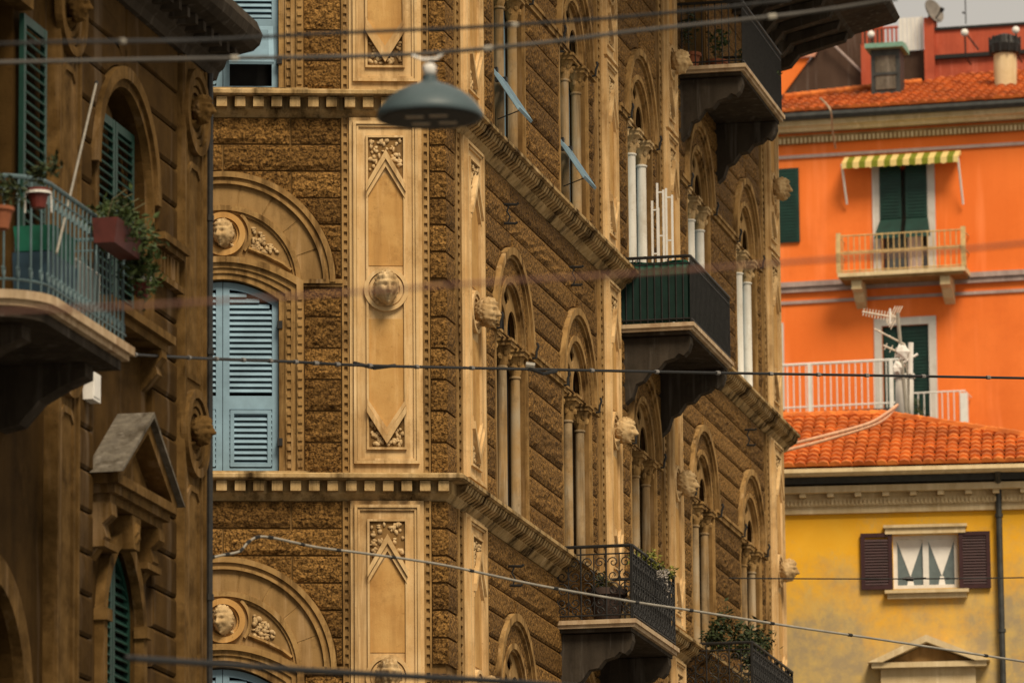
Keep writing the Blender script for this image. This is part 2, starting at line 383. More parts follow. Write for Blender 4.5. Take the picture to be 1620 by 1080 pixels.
def carved_head(parent, fr, c, size, yaw=0, pitch=0, mat=None, seed=0, name='carved_head', beard=False):
    """a sculpted stone head: skull, brow, eyes, nose, mouth, chin, curly hair, neck; c in facade coords, faces out along n"""
    nu, nv = 48, 34; vs = []; fs = []
    def g(x, s): return math.exp(-(x / s) ** 2)
    for j in range(nv + 1):
        ph = math.pi * j / nv; zz = math.cos(ph)
        for i in range(nu):
            th = 2 * math.pi * i / nu; t = th if th < math.pi else th - 2 * math.pi         # 0 = face
            s = math.sin(ph); x = s * math.sin(t) * .70; y = s * math.cos(t) * .90; z = zz * 1.16
            jaw = max(0, -zz); x *= 1 - .30 * jaw * jaw; y *= 1 - .04 * jaw
            front = max(0, math.cos(t)); d = 0
            d += .46 * g(t, .17) * g(zz + .16, .12) + .26 * g(t, .13) * g(zz - .06, .16)   # nose
            d += .13 * g(zz - .32, .08) * front                                            # brow
            d -= .26 * g(abs(t) - .42, .20) * g(zz - .15, .11)                             # eye sockets
            d += .12 * g(abs(t) - .42, .10) * g(zz - .13, .06)                             # eyeballs
            d += .15 * g(t, .28) * g(zz + .44, .05) + .14 * g(t, .25) * g(zz + .58, .05) - .12 * g(t, .34) * g(zz + .51, .03)
            d += .24 * g(t, .34) * g(zz + .80, .13) - .08 * g(t, .5) * g(zz + .68, .04)    # chin
            d += .09 * g(abs(t) - .65, .22) * g(zz + .12, .18) - .10 * g(abs(t) - .75, .25) * g(zz + .5, .18)
            hair = max(0, min(1, (abs(t) - 1.28) / .2)) if zz < .60 else 1.0
            if zz < -.55: hair *= .7
            nv3 = abs(noise.noise(Vector((x * 6.5 + seed * 9, y * 6.5, z * 6.5)))) * 2 - .3
            d += hair * (.12 + .20 * nv3)
            if beard and zz < -.42: d += front * (.22 + .22 * nv3)
            l = math.sqrt(x * x + y * y + z * z) + 1e-6
            x += x / l * d; z += z / l * d * .6; y += y / l * d
            vs.append((x, y, z))
    for j in range(nv):
        for i in range(nu): fs.append((j * nu + i, j * nu + (i + 1) % nu, (j + 1) * nu + (i + 1) % nu, (j + 1) * nu + i))
    b = len(vs)                                                                            # neck running back into the wall
    for k, (rr, yy, zz) in enumerate(((.50, -.05, -.55), (.52, -.25, -.95), (.70, -.75, -1.15), (.75, -1.4, -1.0))):
        for i in range(14):
            a = 2 * math.pi * i / 14; vs.append((rr * math.cos(a), yy + .25 * math.sin(a), zz + rr * .6 * math.sin(a)))
    for k in range(3):
        for i in range(14): fs.append((b + k * 14 + i, b + k * 14 + (i + 1) % 14, b + (k + 1) * 14 + (i + 1) % 14, b + (k + 1) * 14 + i))
    rm = Matrix.Rotation(yaw, 3, 'Z') @ Matrix.Rotation(-pitch, 3, 'X'); mb = MB(fr); S = size / 2.1
    pts = []
    for v in vs:
        q = rm @ Vector(v); pts.append((c[0] + q.x * S, c[1] + q.y * S, c[2] + q.z * S))
    mb.add(pts, fs); return mb.build(name, mat or M['head'], parent, smooth=True)

def carved_leaves(parent, fr, inside, n, u0, u1, z0, z1, count, size, mat=None):
    """scrolling foliage relief: many small carved lobes"""
    mb = MB(fr)
    for i in range(count):
        for _ in range(20):
            u = random.uniform(u0, u1); z = random.uniform(z0, z1)
            if inside(u, z): break
        else: continue
        s = size * random.uniform(.6, 1.2); a = random.uniform(0, 6.28)
        mb.blob((u, n, z), (s * (.5 + .5 * abs(math.cos(a))), s * .55, s * (.5 + .5 * abs(math.sin(a)))), 6, 4, .3)
    return mb.build('carved_foliage', mat or M['head'], parent, smooth=True)

_slat = {}
def slat(parent, fr, uc, n, z, wid, mat, hgt=.062, tilt=.6, name='slat'):
    key = (id(fr), round(wid, 2), mat.name, hgt, tilt)
    if key not in _slat:
        mb = MB(); c, s = math.cos(tilt), math.sin(tilt); t = .006; vs = []
        for du in (-wid / 2, wid / 2):
            for a, b in ((-hgt / 2, -t), (hgt / 2, -t), (hgt / 2, t), (-hgt / 2, t)):
                vs.append(fr.u * du + fr.n * (-a * s + b * c) + Vector((0, 0, a * c + b * s)))
        mb.raw(vs, [(0, 1, 2, 3), (7, 6, 5, 4), (0, 4, 5, 1), (1, 5, 6, 2), (2, 6, 7, 3), (3, 7, 4, 0)])
        me = mb.mesh(name, Vector((0, 0, 0))); me.materials.append(mat); _slat[key] = me
    o = bpy.data.objects.new(name, _slat[key]); COL.objects.link(o); o.parent = parent; o.location = fr.P(uc, n, z) - rootloc(parent); return o
def shutter(parent, fr, u0, u1, n, z0, z1, mat, rails, top=None, stile=.075, pitch=.067, name='shutter', thick=.045, hgt=.062, tilt=.6):
    """louvred leaf: stiles and rails as the leaf, every slat its own piece; rails = list of (z_low,z_high) solid bands; top(u) = arched top"""
    T = top or (lambda u: z1)
    mb = MB(fr)
    N = 8 if top else 1
    for a, b in ((u0, u0 + stile), (u1 - stile, u1)): mb.prism([(a, z0), (b, z0), (b, T(b)), (a, T(a))], n - thick, n)
    us = [u0 + stile + (u1 - u0 - 2 * stile) * i / N for i in range(N + 1)]
    mb.prism([(u, T(u)) for u in us] + [(u, T(u) - .085) for u in us[::-1]], n - thick + .002, n - .002)
    for a, b in rails: mb.box(u0 + stile, u1 - stile, n - thick + .002, n - .002, a, b)
    o = mb.build(name, mat, parent)
    z = z0 + .06
    while z < max(T(u0), T(u1), T((u0 + u1) / 2)) - .1:
        if not any(a - .02 < z < b + .02 for a, b in rails):
            a, b = u0 + stile, u1 - stile
            if top:
                while b - a > .1 and T(a) - .08 < z + .03: a += .03
                while b - a > .1 and T(b) - .08 < z + .03: b -= .03
            if b - a > .1: slat(o, fr, (a + b) / 2, n - thick / 2, z, round(b - a, 2), mat, hgt, tilt)
        z += pitch
    return o

def leaf_mesh(mb, c, rad, count, size, droop=0):
    """leaf-sized faces scattered through a lumpy volume, world coordinates"""
    subs = [Vector((random.gauss(0, .45) * rad[0], random.gauss(0, .45) * rad[1], random.gauss(0, .45) * rad[2])) for _ in range(max(3, count // 40))]
    for i in range(count):
        s = random.choice(subs); p = Vector(c) + s + Vector((random.gauss(0, .22) * rad[0], random.gauss(0, .22) * rad[1], random.gauss(0, .25) * rad[2] - droop * random.random()))
        d = Vector((random.gauss(0, 1), random.gauss(0, 1), random.gauss(0, .7))).normalized(); e = d.orthogonal().normalized()
        e = (e * math.cos(i) + d.cross(e) * math.sin(i)).normalized(); L = size * random.uniform(.6, 1.3); W = L * .42; nn = d.cross(e) * (L * .12)
        mb.raw([p, p + d * L * .5 + e * W * .5 + nn, p + d * L, p + d * L * .5 - e * W * .5 + nn], [(0, 1, 2), (0, 2, 3)])
def potted_plant(name, label, cat, base, rad, count, size, mat, pot=True, potr=.14, poth=.22, group=None, droop=0, lift=None, potmat=None, trailing=False):
    """base = point under the pot"""
    r = root(name, base, label, cat, group); b = Vector(base)
    if pot:
        mb = MB(); mb.lathe(b.x, b.y, [(potr * .68, b.z), (potr * .95, b.z + poth * .8), (potr * 1.1, b.z + poth * .8), (potr * 1.1, b.z + poth), (potr * .9, b.z + poth), (potr * .85, b.z + poth * .85)], 16)
        smooth_by_angle(mb.build('pot', potmat or M['terracotta'], r))
    top = b + Vector((0, 0, poth if pot else 0)); mb = MB()
    for i in range(7):
        a = random.uniform(0, 6.28); e = Vector((math.cos(a) * rad[0] * .6, math.sin(a) * rad[1] * .6, rad[2] * random.uniform(.5, 1.4)))
        mb.tube_w([top - Vector((0, 0, .03)), top + e * .5 + Vector((0, 0, .02)), top + e], .006, 4, .5)
    mb.build('stem', M['stem'], r)
    mb = MB(); leaf_mesh(mb, top + Vector((0, 0, rad[2] * .75 if lift is None else lift)), rad, count, size, droop)
    mb.build('foliage', mat, r, recalc=False); return r
# ------------------------------------------------------------------ the ground
g = MB(); g.raw([(-700, -300, 0), (700, -300, 0), (700, 1500, 0), (-700, 1500, 0)], [(0, 1, 2, 3)])
tag(g.build('ground', M['paving'], None), kind='structure')
g = MB(B); g.add([(-70, 2.6, .004), (60, 2.6, .004), (60, 11, .004), (-70, 11, .004)], [(0, 1, 2, 3)])
tag(g.build('road', M['asphalt'], None, recalc=False), kind='structure')
g = MB(B); g.box(-.2, 25.5, .12, 2.5, .008, .13)
tag(g.build('pavement', M['paving'], None), kind='structure')

# ------------------------------------------------------------------ main building
main = root('corner_palazzo', K.xy.to_3d(), 'brown rusticated corner palazzo with cream pilasters, carved heads and blue shutters', 'building')
ST = 4.595
STOREYS = [7.735, 12.33, 16.925, 21.52]
WIN = [3.75, 7.88, 12.6, 17.3, 21.5]                 # window axes on the street side
PIL = [(.85, 1.9), (9.75, 10.65), (14.4, 15.3), (23.35, 24.4)]
UA = -2.6; SPR = 2.30                                # window axis on the front, springing above the string
TOPZ = 23.0

def arch_pts(uc, zs, hw, r, z0, N=14):
    p = [(uc - hw, z0), (uc - hw, zs)]
    p += [(uc - r * math.cos(math.pi * i / N), zs + r * math.sin(math.pi * i / N)) for i in range(N + 1)]
    return p + [(uc + hw, zs), (uc + hw, z0)]
# bearing walls with real openings
holesB = []
for si, zb in enumerate(STOREYS[:3]):
    for wi, uc in enumerate(WIN):
        low = -.82 if (si, wi) in {(2, 2), (1, 1), (1, 3)} else .0
        holesB.append(arch_pts(uc, zb + SPR, .92, .74, zb + low))
holesB.append([(16.4, 20.86), (16.4, 22.6), (18.2, 22.6), (18.2, 20.86)])
MBw = MB(B); MBw.plate([(-0.0, 0), (25, 0), (25, TOPZ + .8), (-0.0, TOPZ + .8)], holesB, -.45, 0); wallB = MBw.build('street_wall', M['joint'], main)
holesA = []
for zb in STOREYS[:3]:
    top = [(UA - .66 + 1.32 * i / 12, zb + 2.10 + .24 * (1 - ((i - 6) / 6) ** 2)) for i in range(13)]
    holesA.append([(UA + .66, zb + .03), (UA - .66, zb + .03)] + top)
MBw = MB(A); MBw.plate([(-9, 0), (0, 0), (0, TOPZ + .8), (-9, TOPZ + .8)], holesA, -.45, -.001); wallA = MBw.build('front_wall', M['joint'], main)
mb = MB(B)
ia = A.P(-9, -.47, 0); ib = K + (A.n + B.n) * -.47 / (1 + A.n.dot(B.n)); ic = B.P(25, -.47, 0); idd = B.P(25, -9, 0)
q = [ia, ib, ic, idd]
mb.raw([Vector((p.x, p.y, 0)) for p in q] + [Vector((p.x, p.y, TOPZ + .5)) for p in q], [(0, 1, 2, 3), (7, 6, 5, 4), (0, 1, 5, 4), (1, 2, 6, 5), (2, 3, 7, 6), (3, 0, 4, 7)])
mb.build('interior', M['dark'], main)
mb = MB(B); mb.box(25.0, 25.04, -9, -.02, 0, TOPZ); mb.build('end_wall', M['joint'], main)

# string courses
for si, zb in enumerate(STOREYS[:3]):
    prof = [(0, 0), (.25, 0), (.275, -.02), (.275, -.06), (.24, -.075), (.10, -.08), (.10, -.22), (.085, -.235), (.05, -.27), (.02, -.30), (0, -.30)]
    o = path_sweep(MB(), [(A, -8, 0), (B, 0, 25.05)], [(n, zb + z) for n, z in prof]).build('string_course', M['cornice'], main)
    if si in (1, 2):
        mb0 = MB(); mb0.raw([A.u * a + A.n * b + Vector((0, 0, c)) for a in (-.062, .062) for b in (0, .115) for c in (-.06, .06)],
                            [(0, 1, 3, 2), (4, 6, 7, 5), (0, 4, 5, 1), (2, 3, 7, 6), (0, 2, 6, 4), (1, 5, 7, 3)])
        me = mb0.mesh('dentil', Vector((0, 0, 0))); me.materials.append(M['cornice']); u = -.02
        while u > -4.4:
            d = bpy.data.objects.new('dentil', me); COL.objects.link(d); d.parent = o; d.location = A.P(u, .098, zb - .148) - rootloc(main); u -= .2165
    mb = MB(B); u = .2 if si else .2
    while u < 25:                                                         # rope-like row of leaning leaves on the street side
        if si > 0 or u > 4:
            mb.add([(u, .098, zb - .215), (u + .085, .098, zb - .215), (u + .07, .205, zb - .155), (u - .015, .205, zb - .155), (u + .03, .098, zb - .082), (u + .11, .098, zb - .082), (u + .095, .235, zb - .085), (u + .01, .235, zb - .085)],
                   [(0, 3, 2, 1), (4, 5, 6, 7), (0, 1, 5, 4), (1, 2, 6, 5), (2, 3, 7, 6), (3, 0, 4, 7)])
        u += .145
    mb.build('leaf_moulding', M['cornice'], o, kind='stuff')

def rows(zb):
    r = [(zb + .02 + .375 * i, zb + .02 + .375 * (i + 1)) for i in range(6)]
    return r, [(zb + 2.36 + .322 * i, zb + 2.36 + .322 * (i + 1)) for i in range(6)]
bseed = [0]
def block(parent, fr, u0, u1, z0, z1, nt=.045):
    bseed[0] += 1
    if z1 < 9.6: return
    mb = rough_rect(MB(fr), u0, u1, z0, z1, .002, nt, bseed[0]); mb.v and mb.build('stone_block', M['rock'], parent)
def blockp(parent, fr, poly, nt=.045):
    bseed[0] += 1
    if max(z for u, z in poly) < 9.6: return
    mb = rough_poly(MB(fr), poly, .002, nt)
    if mb.v: mb.build('stone_block', M['rock'], parent)

def toothed_strip(fr, u0, u1, z0, z1, nt=.045):
    """pierced strip: two fillets with small square holes between the rungs"""
    w_ = u1 - u0; o = MB(fr).box(u0, u1, .001, .014, z0, z1).build('toothed_strip', M['brownpanel'], main)
    mb = MB(fr); mb.box(u0, u0 + w_ * .26, .014, nt, z0, z1); mb.box(u1 - w_ * .26, u1, .014, nt, z0, z1); mb.build('fillet', M['cream2'], o)
    mb = MB(fr); z = z0
    while z < z1 - .06: mb.box(u0 + w_ * .26, u1 - w_ * .26, .014, nt - .004, z, z + .052); z += .108
    mb.build('rungs', M['cream2'], o, kind='stuff'); return o

def pilaster(fr, u0, u1, zb, seed, tall=False):
    W = u1 - u0; c = (u0 + u1) / 2; k = W / .86; n0 = .07; top = 6.05 if tall else 4.29
    mb = MB(fr); mb.box(u0, u1, .001, n0, zb + .0, zb + top); p = mb.build('pilaster', M['cream'], main)
    def frame(hw, z0, z1, wd, na, nb):
        a, b = c - hw * k, c + hw * k; d = wd * k
        return MB(fr).plate([(a, z0), (b, z0), (b, z1), (a, z1)], [[(a + d, z0 + wd), (a + d, z1 - wd), (b - d, z1 - wd), (b - d, z0 + wd)]], na, nb)
    hw = .205 * k; e = .236 * k
    for lo, hi, hh in (((.13, 4.24, 2.21),) if not tall else ((.13, 2.70, None), (2.76, 5.95, 3.80))):
        z = lambda h: zb + lo + h; H = hi - lo; ch = H - .35
        mb = frame(.385, z(0), z(H), .035, n0, n0 + .045); m2 = frame(.345, z(.04), z(H - .04), .025, n0, n0 + .026)
        b0 = len(mb.v); mb.v += m2.v; mb.f += [tuple(b0 + i for i in f) for f in m2.f]; mb.build('outer_frame', M['cream'], p)
        frame(.235, z(.17), z(H - .17), .026, n0, n0 + .035).build('inner_frame', M['cream'], p)
        lowtop = 1.73 if hh and not tall else H * .5 - .02
        if hh is None or tall: lowtop = (hh - lo - .34) if hh else H * .5
        hib = (hh - lo + .29) if hh else H * .5
        if lowtop > .8: MB(fr).prism([(c, z(.37)), (c + hw, z(.69)), (c + hw, z(lowtop)), (c - hw, z(lowtop)), (c - hw, z(.69))], n0, n0 + .008).build('field', M['tan'], p)
        MB(fr).prism([(c - hw, z(hib)), (c + hw, z(hib)), (c + hw, z(H - .84)), (c, z(H - .62)), (c - hw, z(H - .84))], n0, n0 + .008).build('field', M['tan'], p)
        for dz, s in ((ch, -1), (.23, 1)):
            mb = MB(fr); d = .42 if s < 0 else .38
            mb.prism([(c - e, z(dz + s * d)), (c, z(dz)), (c + e, z(dz + s * d)), (c + e, z(dz + s * d + s * .09)), (c, z(dz + s * .11)), (c - e, z(dz + s * d + s * .09))], n0, n0 + .075)
            mb.prism([(c - e * .96, z(dz + s * d + s * .09)), (c, z(dz + s * .11)), (c + e * .96, z(dz + s * d + s * .09)), (c + e * .96, z(dz + s * d + s * .16)), (c, z(dz + s * .20)), (c - e * .96, z(dz + s * d + s * .16))], n0, n0 + .045)
            mb.build('chevron', M['cream'], p)
        MB(fr).prism([(c - hw, z(ch - .37)), (c, z(ch)), (c + hw, z(ch - .37)), (c + hw, z(H - .20)), (c - hw, z(H - .20))], n0, n0 + .006).build('relief_ground', M['joint'], p)
        MB(fr).prism([(c - hw, z(.20)), (c + hw, z(.20)), (c + hw, z(.56)), (c, z(.23)), (c - hw, z(.56))], n0, n0 + .006).build('relief_ground', M['joint'], p)
        carved_leaves(p, fr, lambda u, zz: zz > z(ch + .03) - abs(u - c) / k * 1.75, n0 + .012, c - hw * .9, c + hw * .9, z(ch - .27), z(H - .23), 46, .034)
        carved_leaves(p, fr, lambda u, zz: zz < z(.21) + abs(u - c) / k * 1.6, n0 + .012, c - hw * .9, c + hw * .9, z(.22), z(.53), 40, .034)
        if hh:
            zc = zb + hh
            MB(fr).disc(c, zc, .262, n0, n0 + .012, 32).build('medallion', M['cream'], p)
            mb = MB(fr); mb.ring(c, zc, .215, .262, n0 + .012, n0 + .05, seg=36); mb.ring(c, zc, .165, .20, n0 + .012, n0 + .034, seg=36); mb.build('medallion_ring', M['cream'], p)
            carved_head(p, fr, (c, n0 + .16, zc - .005), .36 if fr is A else .31, random.uniform(-.25, .25), .12, seed=seed, beard=seed % 2 == 0)
    return p

# ---- the front
def front_storey(si, zb):
    lo, hi = rows(zb)
    vis = si != 0
    for sgn in (1, -1):
        a, b = UA + sgn * .955, UA + sgn * 1.40; a, b = min(a, b), max(a, b)
        for z0, z1 in lo: block(wallA, A, a, b, z0, z1)
    for i, (z0, z1) in enumerate(hi):
        cut = z0 < zb + SPR + 1.31
        if cut:
            for sd, (x0, x1) in ((1, (UA, -1.2)), (-1, (-4.0, UA))):
                pl = band_minus_circle(x0, x1, z0, z1, UA, zb + SPR, 1.325, sd)
                if not pl: continue
                j = UA + sd * .80
                inner = min(abs(p[0] - UA) for p in pl)
                if inner < .62:                                              # split into two stones with an upright joint
                    jz = UA + sd * .81
                    near = [(u, z) for u, z in pl if abs(u - UA) <= .81]
                    blockp(wallA, A, [(min(u, jz) if sd > 0 else max(u, jz), z) for u, z in pl] )
                    block(wallA, A, min(jz, x1 if sd > 0 else x0), max(jz, x1 if sd > 0 else x0), z0, z1)
                else: blockp(wallA, A, pl)
        else:
            js = [-4.0, -2.6, -1.2] if i % 2 == 0 else [-4.0, -3.4, -1.8, -1.2]
            for x0, x1 in zip(js, js[1:]): block(wallA, A, x0, x1, z0, z1)
    mb = MB(A); mb.box(-1.66, -1.19, .001, .085, zb + 2.285, zb + 2.335); mb.box(-1.66, -1.19, .001, .06, zb + 2.25, zb + 2.285); mb.build('impost', M['cream2'], main)
    toothed_strip(A, -1.198, -1.110, zb, zb + 4.29); toothed_strip(A, -.247, -.160, zb, zb + 4.29)
    pilaster(A, -1.108, -.249, zb, si, si == 2)
    # the window surround
    def arc(hw, side, rise, N=16, z=0): return [(UA - hw + 2 * hw * i / N, zb + side + rise * (1 - (2 * i / N - 1) ** 2) + z) for i in range(N + 1)]
    w = MB(A)
    for j, (h0, s0, r0, h1, s1, r1, n) in enumerate(((.66, 2.10, .24, .735, 2.16, .25, .030), (.735, 2.16, .25, .80, 2.21, .26, .055), (.80, 2.21, .26, .865, 2.26, .27, .080), (.865, 2.26, .27, .945, 2.31, .29, .120))):
        i_, o_ = arc(h0, s0, r0), arc(h1, s1, r1)
        w.plate([(UA - h1, zb + .02)] + o_ + [(UA + h1, zb + .02), (UA + h0, zb + .02)] + i_[::-1] + [(UA - h0, zb + .02)], [], .001, n)
    frame = w.build('window_surround', M['cream2'], main)
    mb = MB(A)
    for sgn in (1, -1):
        z = zb + .08
        while z < zb + 2.1:
            for uu, nn, s in ((.775, .055, .022), (.905, .12, .026)): mb.box(UA + sgn * uu - s, UA + sgn * uu + s, nn, nn + .02, z, z + .05)
            z += .105
    mb.build('teeth', M['cream2'], frame, kind='stuff')
    MB(A).box(UA - 1.0, UA + 1.0, -.2, .18, zb + .001, zb + .03).build('sill', M['cornice'], frame)
    # semicircular lunette: archivolt, nine plain voussoirs, inner ring, medallion, carved spandrels
    zs = zb + SPR
    ar = MB(A); ar.ring(UA, zs, 1.26, 1.325, .002, .10, 0, 180, 40); ar.ring(UA, zs, 1.215, 1.258, .002, .065, 0, 180, 40); ar.ring(UA, zs, 1.18, 1.213, .002, .085, 0, 180, 40)
    ar = ar.build('archivolt', M['cream2'], main)
    for i in range(9):
        mb = MB(A); mb.ring(UA, zs, .925, 1.178, .002, .034, 0.6 + 20 * i, 19.4 + 20 * i, 6); mb.build('voussoir', M['brownpanel'], ar)
    mb = MB(A)
    for i in range(1, 9): mb.ring(UA, zs, .93, 1.175, .002, .028, 20 * i - .55, 20 * i + .55, 1)
    mb.build('joint_fillets', M['cream2'], ar)
    mb = MB(A); mb.ring(UA, zs, .862, .922, .002, .075, 0, 180, 36); mb.ring(UA, zs, .83, .86, .002, .045, 0, 180, 36); mb.build('inner_ring', M['cream2'], ar)
    low = arc(.86, 2.30, .285)
    zr = lambda u: math.sqrt(max(0, .83 ** 2 - (u - UA) ** 2))
    mb = MB(A); mb.prism([(u, z + .01) for u, z in low] + [(UA + .83 * math.cos(R(a)), zs + .83 * math.sin(R(a))) for a in range(18, 163, 8)], .002, .02); mb.build('tympanum', M['brownpanel'], ar)
    zc = zb + 2.875
    mb = MB(A); mb.ring(UA, zc, .195, .262, .02, .085, seg=36); mb.ring(UA, zc, .165, .19, .02, .05, seg=36); mb.build('medallion_ring', M['tan'], ar)
    carved_head(ar, A, (UA, .10, zc), .30, .5, .1, seed=si + 5)
    for sgn in (1, -1):
        mb = MB(A); mb.ring(UA, zc, .30, .335, .02, .06, -38 if sgn > 0 else 142, 48 if sgn > 0 else 228, 12)
        pts = [(UA + sgn * u, zb + z) for u, z in ((.30, 2.66), (.50, 2.58), (.70, 2.48), (.80, 2.40))]
        mb.tube([(u, .04, z + .045) for u, z in pts], .026, 5); mb.build('spandrel_frame', M['cream2'], ar)
        carved_leaves(ar, A, lambda u, z: (u - UA) ** 2 + (z - zs) ** 2 < .74 ** 2 and (u - UA) ** 2 + (z - zc) ** 2 > .36 ** 2, .035, UA + sgn * .55 - .20, UA + sgn * .55 + .20, zb + 2.66, zb + 2.98, 50, .036)
    # louvred blue shutters, two leaves
    top = lambda u: zb + 2.085 + .235 * (1 - ((u - UA) / .66) ** 2)
    for sgn in (-1, 1):
        a, b = (UA - .655, UA - .004) if sgn < 0 else (UA + .004, UA + .655)
        if si == 2 and sgn > 0:                                              # upper leaf: lower panel pushed out as a flap
            sh = shutter(main, A, a, b, -.06, zb + .03, zb + 2.3, M['blue'], [(zb + .03, zb + .10), (zb + .82, zb + .92), (zb + .10, zb + .82)][:2], top)
            for c in [c for c in sh.children]:
                zz = c.location.z
                if zb + .05 < zz < zb + .85: bpy.data.objects.remove(c)
            fl = MB(A); t0 = (-.05, zb + .83); t1 = (.36, zb + .30)
            def fp(u, f, off): return (u, t0[0] + (t1[0] - t0[0]) * f - off * .5, t0[1] + (t1[1] - t0[1]) * f - off)
            for x0, x1, f0, f1 in ((a + .06, a + .12, 0, 1), (b - .12, b - .06, 0, 1), (a + .12, b - .12, 0, .1), (a + .12, b - .12, .9, 1)):
                v = [fp(x, f, o) for o in (0, .03) for x, f in ((x0, f0), (x1, f0), (x1, f1), (x0, f1))]
                fl.add(v, [(0, 1, 2, 3), (7, 6, 5, 4), (0, 4, 5, 1), (1, 5, 6, 2), (2, 6, 7, 3), (3, 7, 4, 0)])
            fl = fl.build('shutter_flap', M['blue'], main)
            for i in range(10):
                f = .13 + .75 * i / 9.5; q = fp(0, f, .015); slat(fl, A, (a + b) / 2, q[1], q[2], round(b - a - .24, 2), M['blue'], .058, .05)
        else:
            shutter(main, A, a, b, -.06, zb + .03, zb + 2.3, M['blue'], [(zb + .03, zb + .10), (zb + .80, zb + .96)], top)
            mb = MB(A); f0, f1 = a + .085, b - .085
            mb.plate([(f0, zb + .115), (f1, zb + .115), (f1, zb + .79), (f0, zb + .79)], [[(f0 + .045, zb + .16), (f0 + .045, zb + .745), (f1 - .045, zb + .745), (f1 - .045, zb + .16)]], -.075, -.048)
            mb.build('shutter_flap_frame', M['blue'], main)
    mb = MB(A)
    for zz in (.35, 1.75): mb.box(UA + .64, UA + .70, -.05, .05, zb + zz, zb + zz + .09)
    mb.build('hinge', M['iron'], main)
    if si == 2: MB(A).box(UA + .02, UA + .64, -.30, -.28, zb + .05, zb + .85).build('opening_shade_sheet', M['dark'], main)  # dark sheet added to stand for shade inside the opening
for si, zb in enumerate(STOREYS[:3]): front_storey(si, zb)

# ---- corner quoins wrapping both faces
for si, zb in enumerate(STOREYS[:3]):
    lo, hi = rows(zb)
    for z0, z1 in lo + hi:
        if z1 < 9.6: continue
        bseed[0] += 1; mb = MB()
        t = .055; ex = (A.n + B.n) / (1 + A.n.dot(B.n))
        z0 += .013; z1 -= .013
        cols = [(A, -.150, 0), (A, -.12, 1), (A, -.06, 1), (None, 0, 1), (B, .12, 1), (B, .26, 1), (B, .42, 1), (B, .52, 0)]
        vs = []; fs = []; nr = 5
        for j in range(nr):
            zz = z0 + (z1 - z0) * j / (nr - 1)
            for fr, u, full in cols:
                e = 0 if j in (0, nr - 1) or not full else 1
                d = t - .018 * (1 - e) + e * .016 * noise.noise(Vector((u * 9, zz * 9, bseed[0])))
                p = (K + ex * d) if fr is None else fr.o + fr.u * u + fr.n * d
                vs.append(Vector((p.x, p.y, zz)))
        nc = len(cols)
        for j in range(nr - 1):
            for i in range(nc - 1): fs.append((j * nc + i, j * nc + i + 1, (j + 1) * nc + i + 1, (j + 1) * nc + i))
        b = len(vs)
        for zz in (z0, z1):
            for fr, u, full in cols:
                p = K if fr is None else fr.o + fr.u * u; vs.append(Vector((p.x, p.y, zz)))
        for i in range(nc - 1): fs.append((i + 1, i, b + i, b + i + 1)); fs.append(((nr - 1) * nc + i, (nr - 1) * nc + i + 1, b + nc + i + 1, b + nc + i))
        fs.append((0, nc * (nr - 1), b + nc, b)); mb.raw(vs, fs); mb.build('corner_block', M['rock'], main)

